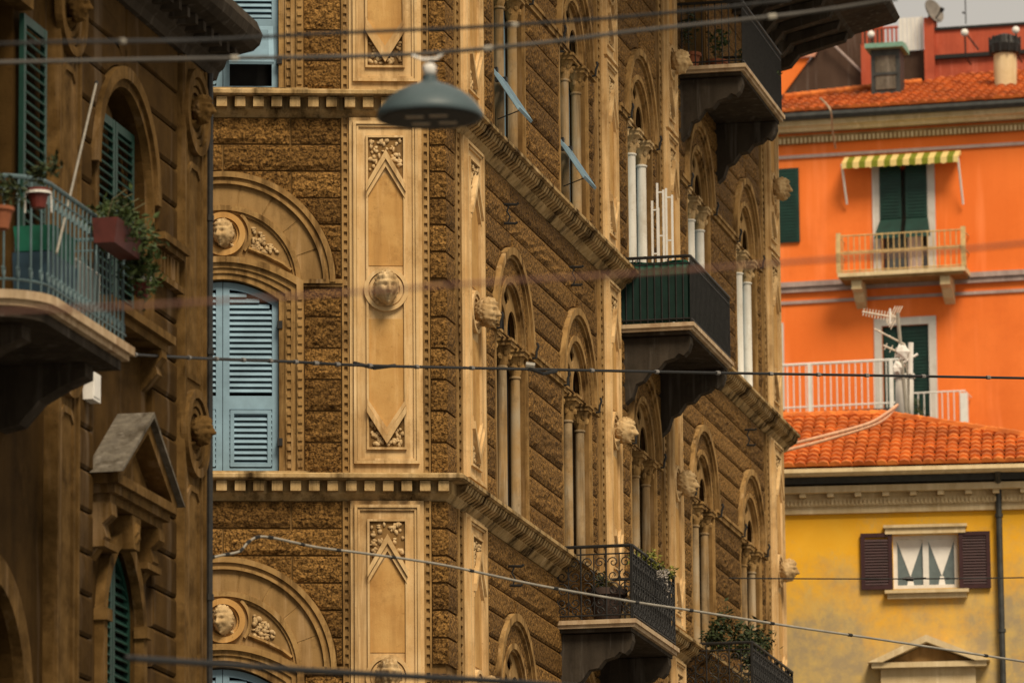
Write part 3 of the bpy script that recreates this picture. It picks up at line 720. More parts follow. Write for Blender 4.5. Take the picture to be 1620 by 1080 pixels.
# ---- the street side
SEG = [(2.22, 2.80, None, 0), (4.70, 6.93, 0, 1), (8.83, 9.28, 1, None), (10.98, 11.65, None, 2), (13.55, 13.92, 2, None), (15.66, 16.35, None, 3), (18.25, 20.55, 3, 4), (22.45, 22.92, 4, None)]
def street_storey(si, zb):
    lo, hi = rows(zb); zs = zb + SPR
    for a, b, wl, wr in SEG:
        for z0, z1 in lo:
            if (si == 0 and z1 < 10.4) or (si == 2 and a < 4.6 and z0 > 18.9) or (si == 2 and a < 9 and z0 > 20): continue
            block(wallB, B, a, b, z0, z1)
        for z0, z1 in hi:
            if (si == 2 and a < 9 and z0 > 20): continue
            # courses run on above the springing until they meet the round arches
            u0 = a if wl is None else WIN[wl]; u1 = b if wr is None else WIN[wr]
            if z0 >= zs + 1.16:
                block(wallB, B, u0 if wl is None else u0, u1, z0, z1); continue
            parts = []
            mid = (a + b) / 2
            if wl is None and wr is not None: parts = [band_minus_circle(u0, u1, z0, z1, WIN[wr], zs, 1.16, -1)]
            elif wr is None and wl is not None: parts = [band_minus_circle(u0, u1, z0, z1, WIN[wl], zs, 1.16, 1)]
            else:
                l = band_minus_circle(WIN[wl], mid, z0, z1, WIN[wl], zs, 1.16, 1); r = band_minus_circle(mid, WIN[wr], z0, z1, WIN[wr], zs, 1.16, -1)
                # one long stone between both arches
                if l and r:
                    arcl = l[:-2]; arcr = r[:-2]; parts = [arcl[::-1][::1] + [p for p in arcr[::-1]]] if False else [[p for p in l[:-2]][::-1] + [p for p in r[:-2]][::-1]]
                    parts = [[*l[:-2], *r[:-2]]]
            for p in parts:
                if p: blockp(wallB, B, p)
        # impost band with iron holdfasts
        if si == 2 and a < 4: continue
        mb = MB(B); x0, x1 = a - .0, b + .0
        mb.box(x0 + .002, x1 - .002, .056, .095, zs + .005, zs + .05); mb.box(x0, x1, .002, .07, zs - .06, zs + .004); mb.build('impost', M['cream2'], main)
        for uu, ok in ((a + .12, wl is not None), (b - .12, wr is not None)):
            if ok:
                mb = MB(B); mb.tube([(uu, .05, zs - .05), (uu, .12, zs - .04), (uu, .125, zs + .04), (uu, .15, zs + .10), (uu, .135, zs + .15)], .016, 6); mb.build('shutter_catch', M['iron'], main)
    for wi, uc in enumerate(WIN):
        if si == 2 and wi == 0 and False: continue
        white = si == 2 and wi >= 2
        has_b = (si, wi) in {(2, 2), (1, 1), (1, 3)}
        wz0 = zb + (.0 if not has_b else -.82)
        sur = MB(B); sur.ring(uc, zs, 1.06, 1.155, .002, .10, 0, 180, 36); sur.ring(uc, zs, 1.015, 1.058, .002, .065, 0, 180, 36); sur = sur.build('window_arch', M['cream2'], main)
        MB(B).plate([(uc - 1.012, zs)] + [(uc - 1.012 * math.cos(math.pi * i / 24), zs + 1.012 * math.sin(math.pi * i / 24)) for i in range(25)] + [(uc + 1.012, zs)],
                    [[(uc + .745 * math.cos(math.pi * i / 16), zs + .02 + .745 * math.sin(math.pi * i / 16)) for i in range(17)]], .002, .03).build('lunette', M['rock'], sur)
        mb = MB(B); mb.ring(uc, zs, .72, .79, -.03, .05, 0, 180, 24); mb.ring(uc, zs, .69, .719, -.05, .02, 0, 180, 24); mb.build('inner_arch', M['cream2'], sur)
        lan = lambda cx: [(cx + .29, zs + .01)] + [(cx + .29 * math.cos(R(t)), zs + .09 + .33 * math.sin(R(t))) for t in range(0, 181, 15)] + [(cx - .29, zs + .01)]
        ocu = [(uc + .125 * (1 + .22 * math.cos(4 * R(t))) * math.cos(R(t)), zs + .535 + .125 * (1 + .22 * math.cos(4 * R(t))) * math.sin(R(t))) for t in range(0, 360, 12)]
        MB(B).plate([(uc + .70 * math.cos(R(t)), zs + .70 * math.sin(R(t))) for t in range(0, 181, 8)], [lan(uc - .32)[::-1], lan(uc + .32)[::-1], ocu[::-1]], -.055, -.03).build('tracery', M['brownpanel'], sur)
        MB(B).prism([(uc + .70 * math.cos(R(t)), zs + .70 * math.sin(R(t))) for t in range(0, 181, 10)], -.16, -.13).build('tracery_shade_pane', M['dark'], sur)  # black pane set close behind the tracery as painted recess shade
        cm = M['whitecol'] if white else M['greycol']
        for uu in (-.80, 0, .80):
            x = uc + uu; n = -.10; r = .062 if not white else .068
            col = MB(B); col.lathe(x, n, [(.10, wz0 + .0), (.10, wz0 + .06), (.085, wz0 + .08), (.09, wz0 + .12), (r * 1.05, wz0 + .15), (r, zs - .36), (r * 1.25, zs - .35), (r * 1.25, zs - .33), (r, zs - .32)], 16)
            col = smooth_by_angle(col.build('column', cm, sur))
            cap = MB(B); cap.lathe(x, n, [(r, zs - .325), (.085, zs - .26), (.095, zs - .20), (.085, zs - .185), (.12, zs - .10), (.135, zs - .085)], 16)
            cap.box(x - .145, x + .145, n - .145, n + .145, zs - .083, zs - .03); cap.box(x - .165, x + .165, n - .165, n + .165, zs - .03, zs + .004)
            for t in range(8): cap.blob((x + .10 * math.cos(t * .785), n + .10 * math.sin(t * .785), zs - .21 + .05 * (t % 2)), (.03, .03, .045), 5, 4, .2)
            cap.build('capital', M['cream2'] if not white else M['head'], col)
        for sgn in (-1, 1):
            mb = MB(B); a, b = sorted((uc + sgn * .925, uc + sgn * .985)); mb.box(a, b, -.30, .035, wz0 + .02, zs - .062); mb.build('jamb', M['cream2'], sur)
        # inner shutters and glazing
        ish = MB(B); ish.box(uc - .80, uc - .03, -.22, -.19, wz0 + .04, zs - .01); ish.box(uc + .03, uc + .80, -.22, -.19, wz0 + .04, zs - .01); ish.build('inner_shutter', M['dark'] if si < 2 else M['blue'], sur)  # lower storeys near-black: the recess shade is painted onto the shutters
        MB(B).box(uc - .90, uc + .90, -.27, -.25, wz0, zs + .7).build('window_pane', M['glass'], sur)
        if si == 2 and wi in (0, 1):                                     # blue louvred flap swung out on a stay
            a, b = uc - .80, uc - .02; fl = MB(B); h0, h1 = zb + 1.0, zb + .48
            def fp(u, f, o): return (u, .0 + .33 * f - o * .8, h0 + (h1 - h0) * f - o)
            for x0, x1, f0, f1 in ((a, a + .06, 0, 1), (b - .06, b, 0, 1), (a + .06, b - .06, 0, .1), (a + .06, b - .06, .9, 1)):
                v = [fp(x, f, o) for o in (0, .03) for x, f in ((x0, f0), (x1, f0), (x1, f1), (x0, f1))]
                fl.add(v, [(0, 1, 2, 3), (7, 6, 5, 4), (0, 4, 5, 1), (1, 5, 6, 2), (2, 6, 7, 3), (3, 7, 4, 0)])
            fl = fl.build('shutter_flap', M['blue'], sur)
            for i in range(10):
                f = .14 + .72 * i / 9; q = fp(0, f, .02); slat(fl, B, (a + b) / 2, q[1], q[2], round(b - a - .1, 2), M['blue'], .06, -.15)
            mb = MB(B); mb.tube([fp(b - .1, .7, .03), (b - .1, -.10, zb + .50)], .008, 5); mb.build('stay', M['iron'], fl)
            for x in (a + .08, b - .15): MB(B).box(x, x + .07, -.12, .03, h0 - .02, h0 + .03).build('hinge', M['iron'], fl)
    for pi, (a, b) in enumerate(PIL):
        if si == 0 and pi == 0: pass
        tp = zb + (6.05 if si == 2 else 4.29); toothed_strip(B, a - .30, a - .002, zb, tp); pilaster(B, a, b, zb, si * 5 + pi + 1, si == 2); toothed_strip(B, b + .002, b + .30, zb, tp)
for si, zb in enumerate(STOREYS[:3]): street_storey(si, zb)
for px_, py_ in ((812, 340), (915, 438), (1190, 693), (820, 912)):          # wrought S-shaped wall brackets
    u, z = B.uv(px_, py_, .15); mb = MB(B)
    mb.tube([(u, .0, z + .14), (u, .19, z + .13), (u, .22, z + .15)], .017); mb.tube([(u, .0, z - .10), (u, .18, z - .11), (u, .20, z - .09)], .017)
    mb.tube([(u, .10, z + .13), (u, .07, z + .05), (u, .11, z - .02), (u, .08, z - .10)], .011); mb.build('wall_bracket', M['iron'], main)
# top storey strip and great eaves cornice
for x0, x1 in ((11.0, 14.08), (15.62, 22.98)):
    for i in range(5):
        z0 = STOREYS[2] + 4.31 + .34 * i
        for a, b in ([(x0, x1)] if x1 < 15 else ([(x0, 16.35), (18.25, x1)] if i < 4 else [(x0, x1)])): block(wallB, B, a, b, z0, z0 + .34)
ev = MB(); path_sweep(ev, [(A, -9, 0), (B, 0, 25.0)], [(0, TOPZ), (.12, TOPZ - .02), (.35, TOPZ + .10), (.40, TOPZ + .22), (1.25, TOPZ + .40), (1.30, TOPZ + .46), (1.98, TOPZ + .62), (2.05, TOPZ + .70), (1.90, TOPZ + 1.05), (0, TOPZ + 1.25)])
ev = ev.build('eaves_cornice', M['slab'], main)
for i in range(24):
    u = 24.6 - i * .8
    if u > 9: MB(B).prism_u([(.05, TOPZ - .18), (.30, TOPZ - .12), (.45, TOPZ + .06), (1.2, TOPZ + .26), (1.25, TOPZ + .385), (.42, TOPZ + .215), (.36, TOPZ + .10), (.05, TOPZ - .02)], u - .1, u + .1).build('eaves_bracket', M['slab'], ev)

# ---- balconies of the main building
_bar = {}
def bar(parent, mat, p, h, r=.009, name='bar'):
    key = (mat.name, round(h, 2), r)
    if key not in _bar:
        mb = MB(); mb.tube_w([Vector((0, 0, 0)), Vector((0, 0, h))], r, 5); me = mb.mesh(name, Vector((0, 0, 0))); me.materials.append(mat); _bar[key] = me
    o = bpy.data.objects.new(name, _bar[key]); COL.objects.link(o); o.parent = parent; o.location = p - rootloc(parent); return o
def spiral(mb, f, cu, cz, r, turns=1.4, start=0, sgn=1, rr=.008):
    pts = []
    for i in range(22):
        t = i / 21; a = start + sgn * t * turns * 2 * math.pi; q = r * (1 - .8 * t); pts.append(f(cu + q * math.cos(a), cz + q * math.sin(a)))
    mb.tube(pts, rr, 5)
def balcony(parent, fr, u0, u1, z, n=1.0, h=.95, slabm=None, edgem=None, rail=None, style='bars', sp=.11, br=True, thick=.10):
    mb = MB(fr); mb.box(u0 - .02, u1 + .02, .0, n + .02, z, z + .045); mb.box(u0 - .05, u1 + .05, .0, n + .05, z + .045, z + thick); b = mb.build('balcony', edgem or M['slabedge'], parent)
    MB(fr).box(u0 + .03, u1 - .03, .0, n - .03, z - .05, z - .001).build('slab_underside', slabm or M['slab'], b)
    if br:
        for u in (u0 + .22, u1 - .22):
            pr = [(0, z - .06), (.96 * n, z - .06), (.97 * n, z - .16), (.93 * n, z - .27), (.87 * n, z - .33), (.80 * n, z - .30), (.74 * n, z - .36), (.60 * n, z - .40), (.52 * n, z - .50), (.40 * n, z - .52), (.30 * n, z - .66), (.20 * n, z - .70), (.14 * n, z - .88), (.06 * n, z - .95), (0, z - 1.0)]
            MB(fr).prism_u(pr, u - .10, u + .10).build('bracket', slabm or M['slab'], b)
    r = rail or M['iron']; zt = z + thick
    mb = MB(fr)
    def loop(zz, rr): mb.tube([(u0, .02, zz), (u0, n - .02, zz), (u0 + .02, n, zz), (u1 - .02, n, zz), (u1, n - .02, zz), (u1, .02, zz)], rr, 6)
    loop(zt + h, .022); loop(zt + .06, .012); loop(zt + h - .10, .010); mb.build('handrail', r, b)
    us = [u0 + (u1 - u0) * i / round((u1 - u0) / sp) for i in range(round((u1 - u0) / sp) + 1)]; ns = [n * i / round(n / sp) for i in range(1, round(n / sp))]
    if style == 'bars':
        for u in us: bar(b, r, fr.P(u, n, zt), h)
        for q in ns: bar(b, r, fr.P(u0, q, zt), h); bar(b, r, fr.P(u1, q, zt), h)
    else:                                                                  # wrought scrolls between uprights
        for u in us[::3]: bar(b, r, fr.P(u, n, zt), h, .011)
        for q in (.02, n * .33, n * .66, n - .02): bar(b, r, fr.P(u0, q, zt), h, .012); bar(b, r, fr.P(u1, q, zt), h, .012)
        mb = MB(fr)
        for e, L, f in ((u0, n, lambda s, zz: (u0, s, zz)), (u1, n, lambda s, zz: (u1, s, zz)), (None, u1 - u0, lambda s, zz: (u0 + s, n, zz))):
            k = max(3, round(L / .33)); wd = L / k
            for i in range(k):
                c = (i + .5) * wd
                for sg in (-1, 1):
                    for zz, rr, st in ((.78, .07, 0), (.60, .085, 2), (.42, .085, 1), (.24, .07, 3), (.12, .05, 0)): spiral(mb, f, c + sg * wd * .24, zt + zz * h, rr * wd / .33, 1.3, st if sg > 0 else math.pi - st, sg)
                mb.tube([f(c, zt + .08), f(c, zt + h - .1)], .008, 5)
        mb.build('scrollwork', r, b, kind='stuff')
    return b
bal_mid = balcony(main, B, 11.06, 14.2, 16.05, style='bars', sp=.10, h=.93)
bal_top = balcony(main, B, 15.7, 19.2, 20.75, style='bars', sp=.10, h=.95)
bal_low = balcony(main, B, 6.5, 9.5, 11.36, style='scroll', sp=.11, h=.95)
bal_bot = balcony(main, B, 15.7, 19.3, 11.28, style='scroll', sp=.11, h=.95)
# ------------------------------------------------------------------ left building, in line with the palazzo's street side
left = root('ochre_townhouse', B.P(-13.6, 0, 0), 'shadowed ochre stucco townhouse with green shutters, pedimented window and curved balcony', 'building')
LW = -13.6; NF = -.10                                  # window axis; sunk wall field between the pilasters
def lancet(uc, hw, z0, zs, rise, N=10):
    return [(uc + hw, z0), (uc - hw, z0)] + [(uc - hw * math.cos(math.pi * i / (2 * N)) ** .8 if i < N else uc, zs + rise * math.sin(math.pi * i / (2 * N))) for i in range(N + 1)] + \
           [(uc + hw * math.cos(math.pi * i / (2 * N)) ** .8, zs + rise * math.sin(math.pi * i / (2 * N))) for i in range(N - 1, -1, -1)]
holes = [arch_pts(LW, 13.0, .92, .92, 11.72), lancet(LW, .62, 6.0, 8.75, .80), [(-18.55, 10.9), (-18.55, 13.9), (-17.05, 13.9), (-17.05, 10.9)],
         arch_pts(-17.8, 7.7, .95, .95, 3.0)]
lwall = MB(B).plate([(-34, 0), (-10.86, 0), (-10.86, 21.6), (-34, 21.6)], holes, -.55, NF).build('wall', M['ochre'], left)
mb = MB(B); mb.box(-34, -10.90, -12, -.56, 0, 21.5); mb.build('interior', M['dark'], left)
mb = MB(B); mb.box(-10.899, -10.86, -12, -.552, 0, 21.6); mb.build('side_wall', M['ochre'], left)
# corner pilaster and the next one, with medallions
def lpil(u0, u1, meds):
    c = (u0 + u1) / 2
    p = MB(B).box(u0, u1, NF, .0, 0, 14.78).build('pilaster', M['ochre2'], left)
    mb = MB(B)
    for d, n in ((.0, .035), (.09, .02)): mb.box(u0 + d, u0 + d + .055, .0, n, 4, 14.70); mb.box(u1 - d - .055, u1 - d, .0, n, 4, 14.70)
    mb.build('edge_moulding', M['ochre2'], p)
    zz = sorted(meds); last = 4.2
    for m_ in zz + [15.4]:
        a, b = last, m_ - .52
        if b - a > .3:
            x = .24; MB(B).plate([(c - x, a), (c + x, a), (c + x, b - .1), (c + x * .5, b), (c - x * .5, b), (c - x, b - .1)], [[(c - x + .05, a + .05), (c - x + .05, b - .13), (c - x * .45, b - .06), (c + x * .45, b - .06), (c + x - .05, b - .13), (c + x - .05, a + .05)]], .0, .022).build('panel_moulding', M['ochre2'], p)
        last = m_ + .52
    for i, z in enumerate(zz):
        mb = MB(B); mb.ring(c, z, .35, .435, .0, .07, seg=40); mb.ring(c, z, .27, .33, .0, .045, seg=40); mb.ring(c, z, .20, .25, .0, .03, seg=40); mb.build('medallion_ring', M['ochre2'], p)
        carved_head(p, B, (c, .10, z + .02), .26, .3, .05, M['ochre2'], seed=20 + i)
    return p
zmed = B.uv(303, 685)[1]
lpil(-11.70, -10.862, [zmed, zmed + 3.22, zmed - 3.3]); lpil(-16.0, -15.30, [zmed + .05, zmed + 3.22]); lpil(-20.3, -19.6, [zmed])
# smooth stucco blocks beside and round the openings
z = 6.6; i = 0
while z < 14.7:
    z1 = min(z + .385, 14.76)
    for sd, (a, b) in ((1, (-12.60, -11.72)), (-1, (-15.28, -14.62))):
        if 12.25 < z + .19 < 12.8 and sd > 0: continue
        if z1 > 13.0:
            pl = band_minus_circle(LW if sd > 0 else a, b if sd > 0 else LW, z, z1, LW, 13.0, 1.125, sd)
            if pl:
                mb = rough_poly(MB(B), pl, NF, -.028, .010)
                if mb.v: mb.build('stucco_block', M['ochre'], lwall)
        else:
            mb = rough_poly(MB(B), [(a, z), (b, z), (b, z1), (a, z1)], NF, -.028, .010); mb.build('stucco_block', M['ochre'], lwall)
    z = z1; i += 1
# impost block with fluting
im = MB(B); im.box(-12.66, -11.74, NF, .10, 12.66, 12.73); im.box(-12.62, -11.76, NF, .06, 12.60, 12.66); im.box(-12.58, -11.78, NF, .0, 12.34, 12.60); im.box(-12.64, -11.75, NF, .05, 12.28, 12.34); im = im.build('impost', M['ochre2'], left)
for j in range(6): MB(B).box(-12.53 + j * .12, -12.47 + j * .12, .0, .018, 12.37, 12.58).build('flute', M['ochre2'], im)
# arched window with green shutters
wn = MB(B); wn.ring(LW, 13.0, 1.0, 1.12, NF, .02, 0, 180, 36); wn.ring(LW, 13.0, .925, 1.0, NF, -.02, 0, 180, 36)
for sg in (-1, 1):
    a, b = sorted((LW + sg * .925, LW + sg * 1.0)); wn.box(a, b, NF, -.02, 11.74, 12.999)
wn = wn.build('arched_window', M['ochre2'], left)
mb = MB(B)
for r0, r1, n in ((.80, .92, -.30), (.70, .80, -.26), (.58, .70, -.32)): mb.ring(LW, 13.0, r0, r1, -.5, n, 0, 180, 28)
mb.ring(LW, 13.35, .10, .24, -.5, -.30, 0, 360, 20); mb.prism([(LW + .6 * math.cos(R(t)), 13.0 + .6 * math.sin(R(t))) for t in range(0, 181, 12)], -.52, -.40); mb.box(LW - .92, LW + .92, -.5, -.27, 13.0, 13.12); mb.build('lunette', M['ochre2'], wn)
for sg in (-1, 1):
    a, b = sorted((LW + sg * .01, LW + sg * .66)); shutter(wn, B, a, b, -.13, 11.74, 13.62, M['green'], [(12.55, 12.66)], pitch=.085, hgt=.085, tilt=.7)
    a, b = sorted((LW + sg * .67, LW + sg * .92)); MB(B).box(a, b, -.5, -.2, 11.73, 13.0).build('jamb', M['ochre2'], wn)
mb = MB(B); mb.box(LW - 1.12, LW + 1.12, NF, .16, 11.64, 11.72); mb.box(LW - 1.06, LW + 1.06, NF, .10, 11.56, 11.64); mb.build('sill', M['ochre2'], wn)
for sg in (-1, 1):
    u = LW + sg * .9
    MB(B).prism_u([(NF, 11.56), (.10, 11.555), (.11, 11.48), (.04, 11.40), (.06, 11.32), (-.02, 11.24), (NF, 11.16)], u - .09, u + .09).build('sill_bracket', M['ochre2'], wn)
# lower window with a projecting pediment
pd = MB(B); pd.box(LW - 1.02, LW + 1.02, NF, .20, 9.98, 10.07); pd.box(LW - .96, LW + .96, NF, .15, 9.90, 9.98); pd.box(LW - .90, LW + .90, NF, .09, 9.82, 9.90)
pd.prism([(LW - .80, 10.07), (LW + .80, 10.07), (LW, 10.56)], NF, .02)
pd = pd.build('pedimented_window', M['ochre2'], left)
for sg in (-1, 1):
    mb = MB(B); mb.prism([(LW + sg * 1.06, 10.07), (LW + sg * .86, 10.07), (LW, 10.60), (LW, 10.74)], NF, .20); mb.build('raking_cornice', M['ochre2'], pd)
    mb = MB(B); mb.prism([(LW + sg * 1.12, 10.065), (LW + sg * 1.06, 10.075), (LW, 10.745), (LW, 10.80)], NF, .26); mb.build('slate_cover', M['slate'], pd)
    mb = MB(B); u = LW + sg * .82
    mb.prism_u([(NF, 9.82), (.10, 9.815), (.11, 9.70), (.02, 9.62), (.05, 9.50), (-.03, 9.40), (NF, 9.30)], u - .10, u + .10); mb.build('console', M['ochre2'], pd)
    mb = MB(B); a, b = sorted((LW + sg * .62, LW + sg * .74)); mb.box(a, b, NF, -.01, 6, 8.75); mb.box(a - .03, b + .03, NF, .03, 8.75, 8.86); mb.build('jamb', M['ochre2'], pd)
    c0 = [(LW + sg * x, zz) for x, zz in ((.74, 8.86), (.70, 9.05), (.55, 9.35), (.30, 9.58), (.0, 9.70))]; ci = [(LW + sg * x, zz) for x, zz in ((.0, 9.56), (.24, 9.46), (.45, 9.25), (.58, 9.02), (.62, 8.86))]
    MB(B).prism(c0 + ci, NF, -.01).build('arch_moulding', M['ochre2'], pd)
    a, b = sorted((LW + sg * .008, LW + sg * .60))
    shutter(pd, B, a, b, -.14, 6.6, 9.5, M['green'], [(7.7, 7.8)], (lambda u: 8.75 + .78 * math.sqrt(max(0, 1 - (abs(u - LW) / .64) ** 1.7))), pitch=.085, hgt=.085, tilt=.7)
    MB(B).box(*sorted((LW + sg * .50, LW + sg * .98)), NF, .06, 9.40, 9.46).build('cap_moulding', M['ochre2'], pd)
mb = MB(B); mb.prism([(LW - .10, 9.50), (LW + .10, 9.50), (LW + .15, 9.81), (LW - .15, 9.81)], NF, .09); mb.blob((LW, .08, 9.66), (.08, .05, .10), 8, 6); mb.build('keystone', M['ochre2'], pd)
# heavy cornice
MB(B).prism_u([(NF, 14.70), (.02, 14.72), (.05, 14.80), (.10, 14.84), (.14, 14.95), (.40, 15.0), (.47, 15.06), (.50, 15.16), (.44, 15.30), (NF, 15.34)], -34, -10.45).build('cornice', M['slab'], left)
mb = MB(B); u = -10.7
while u > -22:
    mb.box(u - .1, u, .02, .30, 14.86, 14.955); u -= .3
mb.build('cornice_brackets', M['slab'], left, kind='stuff')
mb = MB(B); mb.tube([(-10.83, .05, 3), (-10.83, .05, 14.7)], .035, 8)
for z in (5, 7, 9.4, 11.85, 13.2): mb.lathe(-10.83, .05, [(.045, z), (.045, z + .06)], 10)
mb.build('downpipe', M['iron'], left)
# balcony door, open shutters and the arched doorway beneath
MB(B).box(-18.5, -17.1, -.5, -.46, 10.9, 13.8).build('door_pane', M['glass'], left)
for a, b in ((-17.02, -16.30), (-19.3, -18.58)):
    shutter(left, B, a, b, .0, 10.95, 13.85, M['green'], [(12.3, 12.4)], pitch=.09, hgt=.09, tilt=.7)
MB(B).box(-18.7, -16.9, NF, .05, 13.9, 14.1).build('door_lintel', M['ochre2'], left)
mb = MB(B); mb.ring(-17.8, 7.7, .95, 1.2, NF, .0, 0, 180, 30); mb.build('arch_moulding', M['ochre2'], left)
MB(B).box(-18.8, -16.8, -.5, -.45, 3, 8.7).build('dark_door', M['dark'], left)
# curved balcony
BU0, BU1, BN, BZ = -19.75, -16.9, .95, 10.72
def plan(off):
    p = [(BU0 - off, NF)]
    for k in range(7):
        a = R(180 - 15 * k); p.append((BU0 + .5 + (.5 + off) * math.cos(a), BN - .5 + (.5 + off) * math.sin(a)))
    return p + [(BU1 + off, BN + off), (BU1 + off, NF)]
def slab(mb, pl, z0, z1):
    k = len(pl); mb.add([(u, n, z0) for u, n in pl] + [(u, n, z1) for u, n in pl], [tuple(range(k)), tuple(range(2 * k - 1, k - 1, -1))] + [(i, (i + 1) % k, k + (i + 1) % k, k + i) for i in range(k)]); return mb
lb = slab(MB(B), plan(.04), BZ + .0, BZ + .075); slab(lb, plan(.0), BZ - .05, BZ - .001); lb = lb.build('balcony', M['slabedge'], left)
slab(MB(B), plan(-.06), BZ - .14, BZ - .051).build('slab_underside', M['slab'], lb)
for u in (-19.2, -17.3): MB(B).prism_u([(NF, BZ - .141), (.70, BZ - .145), (.70, BZ - .26), (.50, BZ - .34), (.28, BZ - .46), (.1, BZ - .66), (NF, BZ - .70)], u - .13, u + .13).build('bracket', M['slab'], lb)
path = [(u, n) for u, n in plan(-.03)]
def along(path, step):
    out = []; acc = 0; nxt = 0
    for (a, b), (c, d) in zip(path, path[1:]):
        L = math.hypot(c - a, d - b)
        while nxt <= acc + L: t = (nxt - acc) / L; out.append((a + (c - a) * t, b + (d - b) * t)); nxt += step
        acc += L
    return out
mb = MB(B)
for zz, rr in ((.98, .020), (.88, .010), (.10, .012)): mb.tube([(u, n, BZ + .075 + zz) for u, n in path], rr, 6)
mb.build('handrail', M['teal'], lb)
mb = MB(B)
for i, (u, n) in enumerate(along(path, .125)):
    bar(lb, M['teal'], B.P(u, n, BZ + .07), .99, .010)
    for sg in (-1, 1):
        for zz, s_ in ((.16, 1), (.82, -1)):
            mb.tube([(u, n, BZ + .075 + zz - .06 * s_), (u + sg * .03, n, BZ + .075 + zz - .02 * s_), (u + sg * .045, n, BZ + .075 + zz + .03 * s_), (u + sg * .025, n, BZ + .075 + zz + .045 * s_)], .008, 4)
mb.build('bar_ornament', M['teal'], lb, kind='stuff')

# ------------------------------------------------------------------ things on and about the left balcony
RT = BZ + .075
r_ = root('planter_box', B.P(-17.75, BN + .12, RT + .70), 'dark red rectangular planter with bushy trailing plant hung on the curved balcony rail', 'plant')
mb = MB(B); mb.prism_u([(BN + .02, RT + .70), (BN + .20, RT + .70), (BN + .23, RT + .92), (BN - .0, RT + .92)], -18.1, -17.3); mb.build('planter', plain('red_planter', (.075, .016, .012), .6), r_)
mb = MB(B); [mb.tube([(u, BN + .1, RT + .9), (u + random.uniform(-.1, .1), BN + .15, RT + 1.1), (u + .1, BN + .25, RT + 1.2)], .006, 4) for u in (-18, -17.8, -17.6, -17.4)]; mb.build('stem', M['stem'], r_)
mb = MB(); leaf_mesh(mb, B.P(-17.55, BN + .16, RT + .98), (.24, .40, .22), 640, .085); leaf_mesh(mb, B.P(-17.15, BN + .18, RT + .80), (.18, .28, .30), 480, .08, .12); mb.build('foliage', M['leaf'], r_, recalc=False)
r_ = root('hanging_pot', B.P(-17.0, BN + .14, RT + .42), 'small red pot with white rim hooked outside the balcony rail corner', 'plant pot')
c_ = B.P(-17.0, BN + .14, 0); mb = MB(); mb.lathe(c_.x, c_.y, [(.05, RT + .42), (.09, RT + .56)], 14); mb.build('pot', plain('red_pot', (.14, .02, .016), .5), r_)
mb = MB(); mb.lathe(c_.x, c_.y, [(.095, RT + .56), (.10, RT + .60), (.085, RT + .60)], 14); mb.build('rim', M['whitemetal'], r_)
mb = MB(); leaf_mesh(mb, (c_.x + .05, c_.y, RT + .66), (.12, .12, .12), 120, .06, .2); mb.build('foliage', M['leaf'], r_, recalc=False)
u_, z_ = B.uv(57, 318, BN + .1)
r_ = root('rail_pot', B.P(u_, BN + .12, z_ - .1), 'red flower pot in white wire holder near the left end of the balcony rail', 'plant pot')
c_ = B.P(u_, BN + .12, 0); mb = MB(); mb.lathe(c_.x, c_.y, [(.06, z_ - .06), (.09, z_ + .07), (.10, z_ + .07), (.10, z_ + .10), (.08, z_ + .10)], 14); mb.build('pot', plain('brick_red_pot', (.12, .022, .016), .6), r_)
mb = MB(); mb.lathe(c_.x, c_.y, [(.104, z_ + .055), (.108, z_ + .075), (.108, z_ + .055)], 14); mb.tube_w([Vector((c_.x + .105, c_.y, z_ + .06)), Vector((c_.x + .11, c_.y, z_ - .1))], .006); mb.tube_w([Vector((c_.x - .105, c_.y, z_ + .06)), Vector((c_.x - .11, c_.y, z_ - .1))], .006); mb.build('holder', M['whitemetal'], r_)
mb = MB(); leaf_mesh(mb, (c_.x, c_.y, z_ + .2), (.15, .15, .14), 130, .07); mb.build('foliage', M['leafdark'], r_, recalc=False)
u_, z_ = B.uv(8, 345, BN + .05)
r_ = root('terracotta_pot', B.P(u_, BN - .1, RT + .5), 'terracotta pot with dark leaves at the far left edge of the balcony rail', 'plant pot')
c_ = B.P(u_, BN + .0, 0); mb = MB(); mb.lathe(c_.x, c_.y, [(.08, z_ - .09), (.11, z_ + .06), (.125, z_ + .06), (.125, z_ + .09), (.1, z_ + .09)], 14); mb.build('pot', M['terracotta'], r_)
mb = MB(); leaf_mesh(mb, (c_.x, c_.y, z_ + .28), (.2, .2, .2), 150, .08); mb.build('foliage', M['leafdark'], r_, recalc=False)
r_ = root('clothes_pole', B.P(-17.6, .2, RT), 'thin pale pole leaning from the balcony up against the arched window', 'pole')
mb = MB(); p0 = at(113, 300, B.P(-18.2, .6, 0).y); p1 = at(152, 133, B.P(-15.6, .1, 0).y); mb.tube_w([p0 + (p0 - p1) * .55, p1], .011, 6); mb.build('shaft', M['greycable'], r_); mb = MB(); mb.tube_w([p1, p1 + (p1 - p0).normalized() * .05], .018, 6); mb.build('tip', M['iron'], r_)
r_ = root('white_sheet', B.P(-17.6, .6, RT), 'white cloth hanging over an airer behind the balcony bars', 'cloth')
mb = MB(B); N = 14; vs = [(-18.0 + .9 * i / N, .72 + .035 * math.sin(i * 1.3), zz) for zz in (RT + .12, RT + .62) for i in range(N + 1)]; vs += [(u, n - .012, z) for u, n, z in vs]
k_ = 2 * (N + 1); mb.add(vs, [(i, i + 1, N + 2 + i, N + 1 + i) for i in range(N)] + [(k_ + i + 1, k_ + i, k_ + N + 1 + i, k_ + N + 2 + i) for i in range(N)]); mb.build('cloth', plain('white_cloth', (.30, .30, .29), .8, var=.08), r_, smooth=True)
